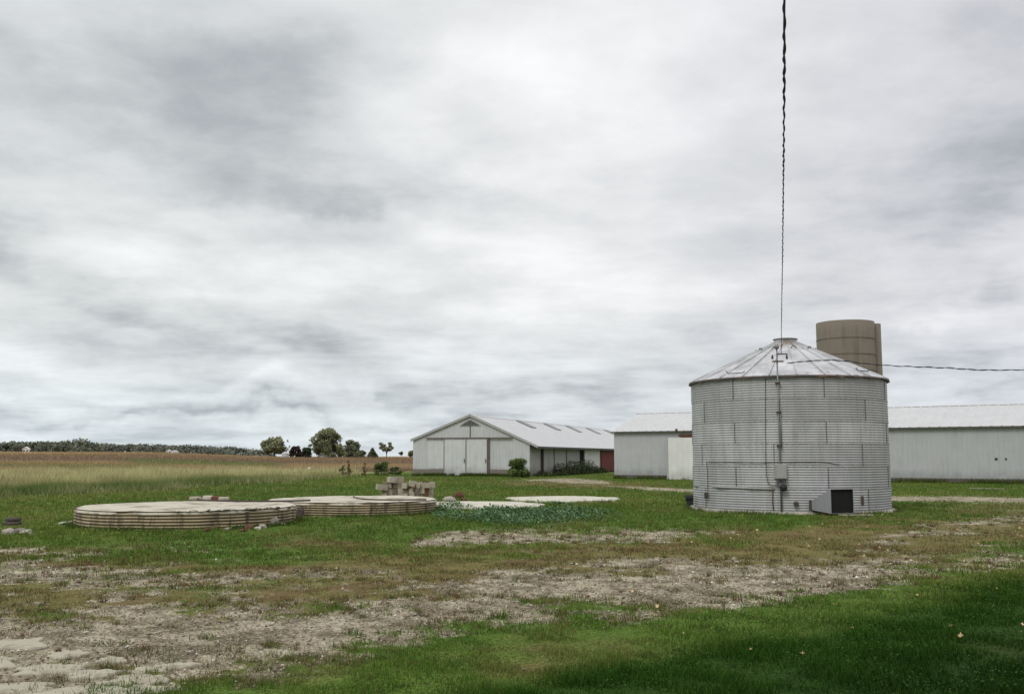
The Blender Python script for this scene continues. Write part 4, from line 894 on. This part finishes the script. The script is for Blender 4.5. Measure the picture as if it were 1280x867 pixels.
# rusty iron pieces on the blocks
p = at_Y(532.5, 601.5, Yb - .1); mb = MB(); mb.box(-.085, .085, -.09, .09, -.50, 0); mb.box(-.11, .11, -.11, .11, -.03, .02); o = mb.build('iron_post', M['rust'], None, bevel=.01); o.location = (p.x, p.y, p.z); tag(o, 'rusty brown square iron post among the block columns at right', 'iron post')
p = at_Y(514, 608, Yb - .3); mb = MB(); mb.tube([(-.16, 0, -.1), (-.05, 0, .02), (.05, .02, .04), (.17, 0, -.06)], .05, 8); mb.tube([(.1, -.03, -.16), (.16, 0, .1)], .04, 8); o = mb.build('rusty_pipe', M['rust'], None, True); o.location = p; tag(o, 'bent rusty pipe lying over the low middle blocks', 'pipe')
def rock(name, p, s, mat, label, cat, group=None, sink=.25, flat=.6):
    bm = bmesh.new(); bmesh.ops.create_icosphere(bm, subdivisions=1 if random.random() < .55 else 2, radius=1); sd = random.random() * 50
    for v in bm.verts:
        k = 1 + .55 * (float(vn(v.co.x * 1.7 + sd, v.co.y * 1.7 + v.co.z * 1.3, 3)) - .5) + .2 * (float(vn(v.co.x * 4 + sd, v.co.y * 4 + v.co.z * 3, 8)) - .5)
        v.co = Vector((round(v.co.x * k * 2.2) / 2.2 * .45 + v.co.x * k * .55, v.co.y * k, v.co.z * k)); v.co.x *= s[0]; v.co.y *= s[1]; v.co.z *= s[2]
    me = bpy.data.meshes.new(name); bm.to_mesh(me); bm.free(); me.materials.append(mat); o = bpy.data.objects.new(name, me); COL.objects.link(o)
    o.location = (p.x, p.y, p.z + s[2] * (1 - sink * 2) * .6); o.rotation_euler = (random.uniform(-.2, .2), random.uniform(-.2, .2), random.uniform(0, 3)); tag(o, label, cat, group); return o
# heap at the far left
for (px, py, s, mt, lab) in ((12, 668, (.17, .15, .10), 'rubble', 'grey rubble chunk at the base of the left heap'), (20, 667, (.22, .16, .11), 'rubble', 'widest grey chunk in the left rubble heap'), (30, 667, (.20, .12, .06), 'concrete_w', 'flat white chunk on the right of the left rubble heap'), (35, 665, (.12, .1, .05), 'concrete_w', 'small white chunk at the right tip of the left heap')):
    rock('rubble_chunk', at_z(px, py), s, M[mt], lab, 'rubble', sink=.15)
p = at_z(14.5, 667); 
for k in range(2):
    mb = MB(); mb.lathe([(.19 - .03 * k, 0), (.2 - .03 * k, .03), (.19 - .03 * k, .07), (.01, .075)], 20); o = mb.build('rusty_disc', M['dark_wood'], None, True); o.location = (p.x + .02 * k, p.y, .20 + .085 * k); tag(o, ['lower dark round disc on the left rubble heap', 'upper dark round disc topping the left rubble heap'][k], 'disc')
for (px, py, s, mt, lab) in ((78, 655, (.22, .12, .05), 'concrete_w', 'flat white scrap left of the nearer pad, outermost'), (88, 654, (.18, .1, .06), 'concrete_w', 'white scrap of concrete beside the nearer pad'), (95, 656, (.12, .1, .06), 'rubble', 'small grey stone touching the nearer pad on the left')):
    rock('rubble_chunk', at_z(px, py), s, M[mt], lab, 'rubble', sink=.2)
for (px, py, s, mt, lab) in ((247, 662, (.10, .07, .05), 'rubble', 'small pale stone left of the broken bricks before the pad'), (259, 664, (.16, .09, .06), 'brick', 'broken red brick leftmost of those before the pad'), (267, 662, (.14, .1, .07), 'brick', 'broken red brick against the pad, second from left'), (284, 662, (.10, .08, .05), 'rubble', 'small grey stone between the two groups of red brick'),
                             (304, 664, (.17, .09, .05), 'brick', 'flat red brick piece before the middle of the pad'), (312, 661, (.12, .1, .08), 'brick', 'upright red brick fragment leaning by the pad'), (322, 662, (.1, .07, .05), 'concrete_w', 'small white stone right of the red bricks'), (329, 660, (.12, .1, .07), 'rubble', 'grey stone below the torn pad rim'),
                             (340, 657, (.15, .1, .16), 'rubble', 'tall pointed rubble piece leaning on the pad'), (352, 656, (.14, .06, .05), 'concrete_w', 'white shard right of the tall rubble piece'), (150, 660, (.07, .05, .04), 'concrete_w', 'tiny white stone in front of the left part of the pad'),
                             (374, 646, (.13, .12, .20), 'dark_wood', 'dark stump like chunk in the gap between the raised pads'), (379, 645, (.14, .12, .17), 'rubble', 'tan broken chunk in the gap between the raised pads'),
                             (511, 632, (.26, .2, .10), 'rubble', 'low grey rubble by the right end of the farther pad')):
    rock('rubble_chunk', at_z(px, py), s, M[mt], lab, 'rubble', sink=.12)
for (px, py, s, lab) in ((562, 626, (.3, .2, .14), 'low grey block lump on the lawn beyond the weeds'), (573, 622, (.22, .2, .2), 'brown lump behind the half hidden low pad'), (580, 626, (.28, .18, .10), 'dark brown clod right of the brown lump')):
    rock('rubble_chunk', at_z(px, py), s, M['rubble' if px < 570 else 'rust'], lab, 'rubble', sink=.2)
# torn mortar along the front right rim of the near pad
for i, a in enumerate(np.linspace(-1.35, -.35, 13)):
    x, y = pad1[0] + pad1[2] * math.cos(a) * .99, pad1[1] + pad1[2] * math.sin(a) * .99
    rock('mortar_lump', Vector((x, y, .44)), (random.uniform(.07, .17), random.uniform(.04, .06), random.uniform(.012, .03)), M['concrete_w'], 'pale mortar crust curling off the front rim of the nearer pad', 'mortar crust', 'mortar crusts on the pad rim', sink=.1)
# blocks on the back of the near pad
for (px, py, s, mt, lab) in ((244, 622.5, (.14, .09, .10), 'block', 'pale block end leftmost on the back of the nearer pad'), (252, 622, (.12, .09, .07), 'rubble', 'grey broken block second from left on the pad back'), (260, 621.5, (.13, .09, .13), 'concrete_w', 'whitest block on the back of the nearer pad'), (269, 621.5, (.11, .09, .11), 'brick', 'dark red block on the back of the nearer pad'), (280, 622, (.14, .09, .09), 'block', 'pale block rightmost on the back of the nearer pad')):
    q = at_Y(px, py, 28.55); o = MB().box(-s[0], s[0], -s[1], s[1], 0, s[2]).build('block_piece', M[mt], None, bevel=.012, jit=.006); o.location = (q.x, q.y, .455); o.rotation_euler = (0, 0, random.uniform(-.3, .3)); tag(o, lab, 'block')
# broken paving at the near left
def paving():
    m = simple('paving_stone', (.36, .335, .26), .95, var=.22, scale=3.5, col2=(.24, .21, .16), f2=(.5, .68), s2=4, bmp=.5)
    spots = [(20, 806, .42, .26), (-30, 830, .5, .3), (60, 838, .34, .2), (10, 862, .42, .22), (95, 866, .5, .20), (85, 818, .22, .16), (170, 850, .30, .17), (120, 843, .26, .14), (185, 838, .2, .13), (150, 868, .24, .12), (215, 833, .26, .10), (-60, 800, .4, .3), (40, 880, .4, .2), (140, 826, .18, .1), (190, 862, .24, .10)]
    for i, (px, py, a_, b_) in enumerate(spots):
        p = at_z(px, py); mb = MB(); K = 30; sd = i * 7.3
        rad = [.36 + .5 * float(vn(k * .5 + sd, 2.2, 5)) + .3 * float(vn(k * 1.6 + sd, 7.2, 5)) for k in range(K)]; rad[-1] = (rad[0] + rad[-2]) / 2
        for (f, z) in ((1.02, -.03), (1.0, .0), (.95, .010), (.6, .012)):
            for k in range(K): t = 2 * PI * k / K; mb.v.append((a_ * rad[k] * f * math.cos(t), b_ * rad[k] * f * math.sin(t) * 1.3, z + .012 * float(vn(k * .9 + sd, f * 5, 6))))
        for q in range(3):
            for k in range(K): mb.f.append((q * K + k, q * K + (k + 1) % K, (q + 1) * K + (k + 1) % K, (q + 1) * K + k))
        mb.f.append(tuple(3 * K + k for k in range(K)))
        o = mb.build('paving_chunk', m, None); o.location = (p.x, p.y, .0); o.rotation_euler = (random.uniform(-.01, .01), random.uniform(-.01, .01), random.uniform(-.5, .5)); tag(o, 'flat broken slab of pale old paving sunk in the near left ground', 'paving slab', 'broken paving at the near left')
paving()
# ------------------------------------------------------------------ fallen leaves
def fallen():
    mb = MB(); pts = [(0, -.5), (.12, -.18), (.42, -.3), (.3, -.02), (.5, .2), (.2, .2), (0, .55), (-.2, .2), (-.5, .2), (-.3, -.02), (-.42, -.3), (-.12, -.18)]
    mb.v = [(x * .052, y * .052, .016 * abs(x) * 2 * .6 + .012 * math.sin(y * 6)) for x, y in pts] + [(0, 0, .0)]
    mb.f = [(12, i, (i + 1) % 12) for i in range(12)]
    mats = [simple('dry_leaf', (.40, .29, .15), .8, var=.3), simple('pale_dry_leaf', (.60, .46, .26), .8, var=.2)]
    meshes = []
    for m in mats:
        q = MB(); q.v = list(mb.v); q.f = list(mb.f); o = q.build('fallen_leaf', m, None); meshes.append(o)
    spots = [(1122 * .5 + 640, 322 * .5 + 640, 1.15), (1044, 760, 1), (822, 763, 1), (1246, 740, 1), (1002, 666, 1), (1108, 671, 1)]
    for _ in range(60): spots.append((random.uniform(860, 1290), random.gauss(668, 12), random.uniform(.8, 1.3)))
    for _ in range(16): spots.append((random.uniform(700, 1280), random.uniform(700, 850), random.uniform(.6, .9)))
    for _ in range(20): spots.append((random.uniform(560, 860), random.uniform(650, 690), random.uniform(.5, .9)))
    for i, (px, py, s) in enumerate(spots):
        p = at_z(px, max(py, 645))
        if i < 2: o = meshes[i]
        else: o = meshes[random.random() < .45].copy(); COL.objects.link(o)
        o.location = (p.x, p.y, .05); o.scale = (s, s, s); o.rotation_euler = (random.uniform(-.5, .5), random.uniform(-.5, .5), random.uniform(0, 6))
        tag(o, 'curled tan dry leaf fallen on the grass', 'fallen leaf', 'dry leaves fallen on the yard')
fallen()
# ------------------------------------------------------------------ trees and bushes
m_leaf = attr_mat('tree_foliage', .7, .15)
m_bark = simple('bark', (.07, .058, .045), .95, var=.4, scale=3)
def leaf_cloud(name, lobes, n, size, c0, c1, parent, seed=0, shell=.55, kind=None, thr=.40):  # leaf-sized faces spread through overlapping lobes
    rg = np.random.default_rng(seed); w = np.array([l[3] * l[4] * l[5] for l in lobes]) ** .7; w /= w.sum(); li = rg.choice(len(lobes), n, p=w); Lb = np.array(lobes)[li]
    d = rg.normal(size=(n, 3)); d /= np.linalg.norm(d, axis=1)[:, None]; rad = (shell + (1 - shell) * rg.random(n)) * (1 + rg.normal(0, .07, n)); rad = np.where(rg.random(n) < .2, rg.random(n) ** .4, rad)
    off = d * rad[:, None]; pos = Lb[:, :3] + off * Lb[:, 3:6]
    mn = np.array(lobes)[:, 2] - np.array(lobes)[:, 5]; zmin = mn.min(); zmax = (np.array(lobes)[:, 2] + np.array(lobes)[:, 5]).max()
    hole = fbm(pos[:, 0] / size / 5 + 50, pos[:, 2] / size / 5 + pos[:, 1] * .25, 3, seed, .6); k = hole > thr; pos, off = pos[k], off[k]; n = len(pos)
    a = rg.normal(size=(n, 3)); a /= np.linalg.norm(a, axis=1)[:, None]; b = np.cross(a, rg.normal(size=(n, 3))); b /= np.linalg.norm(b, axis=1)[:, None]
    s = size * rg.uniform(.5, 1.3, n)[:, None]
    V = np.stack([pos - a * s * .6, pos + b * s * .35, pos + a * s * .6, pos - b * s * .35], 1).reshape(-1, 3)
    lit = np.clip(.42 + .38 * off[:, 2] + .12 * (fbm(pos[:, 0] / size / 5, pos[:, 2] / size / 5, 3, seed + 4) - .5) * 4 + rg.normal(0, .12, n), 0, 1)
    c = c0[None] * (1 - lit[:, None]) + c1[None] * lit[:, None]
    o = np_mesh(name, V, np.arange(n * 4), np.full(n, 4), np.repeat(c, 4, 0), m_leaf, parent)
    return o
def tree(px, base_py, top_py, hw, Y, c0, c1, label, shape='round', seed=0, n=5000, leaf=.42, name='tree', group=None, trunk=True):
    u = Y / F; z0 = float(terrain(np.array([(px - CX) * u]), np.array([Y]))[0]); root = empty(name, ((px - CX) * u, Y, z0)); tag(root, label, 'tree' if name == 'tree' else 'bush', group)
    zt = at_Y(px, top_py, Y).z - z0; w = hw * u; rg = random.Random(seed); lobes = []
    if shape == 'round':
        cz = zt * .54; rz = zt * .50
        for _ in range(46):
            t = rg.uniform(0, 2 * PI); q = rg.random() ** .5; e = rg.uniform(-.85, .95); k = math.sqrt(max(0, 1 - e * e))
            lobes.append((w * .64 * k * math.cos(t), w * .64 * k * math.sin(t), cz + rz * .62 * e, w * rg.uniform(.16, .42), w * rg.uniform(.2, .4), rz * rg.uniform(.16, .42)))
    elif shape == 'full':
        for _ in range(56):
            z = rg.random() ** 1.25; k = math.sqrt(max(0, 1 - (max(z - .25, 0) / .78) ** 2)) * rg.uniform(.75, 1.12); t = rg.uniform(0, 2 * PI)
            lobes.append((w * .68 * k * math.cos(t), w * .68 * k * math.sin(t), zt * (.09 + .78 * z), w * rg.uniform(.15, .40), w * rg.uniform(.2, .4), zt * rg.uniform(.07, .19)))
    elif shape == 'cone':
        for i in range(22):
            z = i / 21; k = (1 - z) * .8 + .05; t = rg.uniform(0, 2 * PI); lobes.append((w * .5 * k * math.cos(t), w * .5 * k * math.sin(t), zt * (.08 + .86 * z), w * (.6 * k + .08), w * (.6 * k + .08), zt * .09))
    elif shape == 'sparse':
        for _ in range(13):
            t = rg.uniform(0, 2 * PI); k = rg.uniform(.3, .95); z = rg.uniform(.5, .95); lobes.append((w * k * math.cos(t), w * k * math.sin(t) * .7, zt * z, w * .24, w * .24, zt * .10))
    elif shape == 'weed':
        for _ in range(16):
            z = rg.uniform(.1, .98); t = rg.uniform(0, 2 * PI); k = rg.uniform(.1, 1.3) * (1.15 - z * .7); q = rg.uniform(.12, .4); lobes.append((w * k * math.cos(t), w * k * math.sin(t), zt * z * rg.uniform(.7, 1), w * q, w * q, zt * q * .35))
    elif shape == 'bush':
        for _ in range(16):
            t = rg.uniform(0, 2 * PI); z = rg.random(); k = (1 - .6 * z) * .7; lobes.append((w * k * math.cos(t), w * k * math.sin(t) * .7, zt * (.15 + .72 * z), w * rg.uniform(.36, .5), w * rg.uniform(.3, .45), zt * rg.uniform(.18, .28)))
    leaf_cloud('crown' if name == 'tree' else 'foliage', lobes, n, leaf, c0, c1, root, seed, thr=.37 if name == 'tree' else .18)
    mb = MB(); tr = max(.03, zt * .028); mb.tube([(0, 0, -.2), (tr * .3, 0, zt * .2), (-tr * .4, tr * .5, zt * .45), (0, 0, zt * .72)], [tr * 1.3, tr, tr * .7, tr * .25], 8)
    for l in lobes[:12]: mb.tube([(0, 0, zt * rg.uniform(.15, .45)), (l[0] * .5, l[1] * .5, l[2] * .75), (l[0], l[1], l[2])], [tr * .45, tr * .28, tr * .08], 5)
    mb.build('trunk' if name == 'tree' else 'stem', m_bark, root, True); return root
DK, MD = C(.10, .112, .07), C(.38, .40, .225)
tree(345, 571, 544.5, 19.5, 300, DK, MD, 'rounded olive green tree with sky under its crown, leftmost of the grove', 'round', 1, 9000, .5)
tree(371, 571, 556.5, 9.5, 296, C(.02, .014, .012), C(.085, .055, .04), 'low dark maroon tree between the two large green trees', 'full', 2, 5000, .4)
tree(384.5, 571, 557.5, 7, 292, C(.02, .027, .02), C(.085, .11, .065), 'small dark green tree just left of the largest tree', 'full', 3, 4000, .4)
tree(409, 571, 534.5, 24, 300, DK, C(.35, .375, .20), 'largest dense green tree of the grove on the horizon', 'full', 4, 15000, .5)
tree(440, 571, 549, 13, 305, C(.08, .092, .07), C(.28, .31, .19), 'ragged medium tree leaning on the right of the largest tree', 'full', 5, 5000, .5)
tree(452, 571, 562, 8, 300, C(.07, .085, .055), C(.24, .27, .15), 'low spreading tree at the right foot of the ragged tree', 'full', 6, 2500, .4)
tree(466.5, 571, 559.5, 8, 300, DK, C(.10, .12, .06), 'small cone shaped tree standing alone on the horizon', 'cone', 7, 3000, .45)
tree(484, 571, 553, 10, 300, C(.12, .13, .09), C(.30, .32, .2), 'thin sparse tree with bare limbs on the horizon', 'sparse', 8, 1100, .5)
tree(502.5, 571, 564, 3, 320, C(.06, .07, .05), C(.15, .17, .11), 'tiny pale tree farthest off near the barn', 'sparse', 9, 500, .4)
tree(515, 571, 561, 5, 300, DK, MD, 'small dark tree half hidden behind the barn corner', 'full', 10, 2500, .45)
tree(647, 595, 573, 15, 80.5, C(.04, .065, .02), C(.17, .23, .075), 'rounded green bush against the front corner of the barn', 'bush', 31, 4200, .13, name='bush')
tree(478, 591, 574.5, 10.5, 92, C(.04, .065, .025), C(.17, .21, .08), 'green shrub at the field edge left of the barn', 'bush', 12, 1700, .13, name='bush')
tree(495, 591, 582, 11, 93, C(.03, .05, .02), C(.10, .14, .05), 'low weedy shrub between field edge and barn', 'weed', 13, 1100, .11, name='bush')
tree(438, 592, 573.5, 4.5, 88, C(.15, .11, .05), C(.27, .23, .12), 'tan dry weed stalk standing at the field edge', 'weed', 14, 500, .10, name='bush')
tree(430, 593, 581, 5, 86, C(.05, .07, .03), C(.12, .15, .06), 'low green weed beside the tan dry stalk', 'weed', 15, 500, .10, name='bush')
tree(457, 592, 577, 3.5, 88, C(.12, .07, .04), C(.19, .13, .07), 'thin reddish weed at the field edge', 'weed', 16, 260, .09, name='bush')
def wall_weeds():
    X, Y_, Z, c = [], [], [], []
    u = Vector((math.cos(T1), -math.sin(T1), 0)); v = Vector((math.sin(T1), math.cos(T1), 0)); A = Vector((*A1, 0))
    n = 9000; t = RNG.uniform(.3, 23, n); s = 10.83 + RNG.uniform(.15, 1.5, n); hh = fbm(t * .7, s * .3, 3, 71)
    z = RNG.random(n) * (.25 + 1.1 * ss(.35, .7, hh)) * np.interp(t, [0, 10, 13, 17, 20, 23], [.7, .8, 1.0, 1.1, .6, .1])
    X = A.x + s * u.x + t * v.x; Y = A.y + s * u.y + t * v.y; c = lerp(C(.02, .035, .014)[None], C(.10, .125, .05)[None], RNG.random((n, 1)))
    leaves_flat('wall_weeds', X, Y, z, RNG.uniform(.08, .2, n), c, m_leaf, .9, 'tangled weeds growing along the side wall of the long barn', 'weeds')
wall_weeds()
def treeline():
    # two belts of distant woodland, placed by bearing and distance
    allL = []
    rg = random.Random(5)
    def belt(px0, px1, Y, tops, dens, w):
        L_ = []; px = px0
        while px < px1:
            top_ = np.interp(px, *tops) + rg.uniform(-.9, 1.2); X = (px - CX) / F * Y; z = at_Y(px, top_, Y).z; hw = rg.uniform(.45, 1.35) * w
            L_.append((X, Y + rg.uniform(-8, 8), z - hw * rg.uniform(.5, 1.3), hw * rg.uniform(.8, 1.6), hw, hw)); L_.append((X + rg.uniform(-2, 2), Y + rg.uniform(-8, 8), z - hw * 2.0, hw * 1.3, hw, hw * 1.4)); zb = at_Y(px, top_ + 4.5, Y).z; L_.append((X, Y + 6, zb, w * 1.6, w, w * 1.0)); px += rg.uniform(.8, 1.6) * w / Y * F * dens
        return L_
    a = belt(-420, 113, 470, ([-420, 0, 30, 58, 62, 85, 92, 97, 104, 112, 113], [556, 556, 555.5, 554.5, 556, 553.5, 549, 553, 554.5, 557, 559]), .42, 3.4)
    b = belt(105, 338, 700, ([105, 120, 160, 250, 290, 315, 338], [558, 557, 557.2, 559, 561, 564, 567]), .4, 4.0)
    o1 = leaf_cloud('distant_wood', a, 85000, 1.2, C(.095, .11, .088), C(.22, .24, .165), None, 21, .3); o2 = leaf_cloud('distant_wood', b, 75000, 1.5, C(.125, .14, .125), C(.24, .26, .20), None, 22, .3)  # distance haze is put into the farther belt's paler leaf colours
    tag(o1, 'nearer dark belt of woodland on the left horizon', 'woodland', kind='stuff'); tag(o2, 'farther hazy belt of woodland along the left horizon', 'woodland', kind='stuff')
treeline()
# ------------------------------------------------------------------ far buildings
def far_house(px, py_top, Y, w, d, h, rise, rz, wall, roof, label, cat='house', nm='farmhouse'):
    q = at_Y(px, py_top, Y); b = empty(nm, (q.x, Y, q.z - h - rise), rz); tag(b, label, cat)
    mb = MB(); mb.box(-w / 2, w / 2, -d / 2, d / 2, -2, h); mb.poly([(-w / 2, -d / 2, h), (w / 2, -d / 2, h), (0, -d / 2, h + rise)]); mb.poly([(-w / 2, d / 2, h), (w / 2, d / 2, h), (0, d / 2, h + rise)]); mb.build('wall', wall, b)
    mb = MB()
    for s in (-1, 1): mb.hexa([(s * (w / 2 + .3), -d / 2 - .3, h - .1), (0, -d / 2 - .3, h + rise), (0, d / 2 + .3, h + rise), (s * (w / 2 + .3), d / 2 + .3, h - .1), (s * (w / 2 + .3), -d / 2 - .3, h + .1), (0, -d / 2 - .3, h + rise + .2), (0, d / 2 + .3, h + rise + .2), (s * (w / 2 + .3), d / 2 + .3, h + .1)])
    mb.build('roof', roof, b)
    for x in (-w / 4, w / 4): MB().box(x - .4, x + .4, -d / 2 - .05, -d / 2 - .01, h * .35, h * .75).build('window', M['dark'], b)
m_w = simple('far_white', (.72, .72, .70), .7, var=.05)
far_house(33, 558.5, 440, 2.4, 4, 1.4, 1.0, .3, m_w, m_w, 'tiny white gabled building before the woodland at far left')
far_house(211, 562, 560, 2.6, 4, 1.3, .8, .2, m_w, m_w, 'tiny white farm building on the ridge, left of a pair')
far_house(217.5, 563, 560, 3.4, 4, 1.1, .6, -.2, m_w, M['roof_sheet'], 'tiny low white farm building on the ridge, right of a pair')
far_house(403, 568.3, 288, 2.2, 2, .8, .5, 0, M['barn_wall'], M['trim'], 'little pale shed at the foot of the largest tree', 'shed', 'small_shed')
q = at_Y(356.5, 564.5, 285); b = empty('small_bin', (q.x, 285, 1.3)); tag(b, 'small pale round bin under the leftmost tree of the grove', 'grain bin')
MB().lathe([(1.0, -1), (1.0, 1.35)], 24).build('wall', M['barn_wall'], b, True); MB().lathe([(1.08, 1.3), (.1, 1.85), (.01, 1.9)], 24).build('roof', M['barn_wall2'], b, True)
p = at_z(388.5, 590); mb = MB(); mb.tube([(0, 0, 0), (0, 0, .55)], .05, 8); o = empty('marker_post', (p.x, 92, 0)); o.location.x = (388.5 - CX) / F * 92; tag(o, 'short white marker post standing at the edge of the brown field', 'marker post')
mb.build('post', M['white_door'], o, True); MB().lathe([(.01, .72), (.12, .70), (.14, .6), (.12, .52), (.05, .5)], 16).build('cap', M['white_door'], o, True)
# ------------------------------------------------------------------ render settings
S.view_settings.view_transform = 'Standard'; S.view_settings.look = 'None'; S.view_settings.exposure = 0; S.view_settings.gamma = 1
S.render.engine = 'CYCLES'; S.cycles.max_bounces = 5; S.cycles.use_denoising = True
bpy.context.view_layer.update()
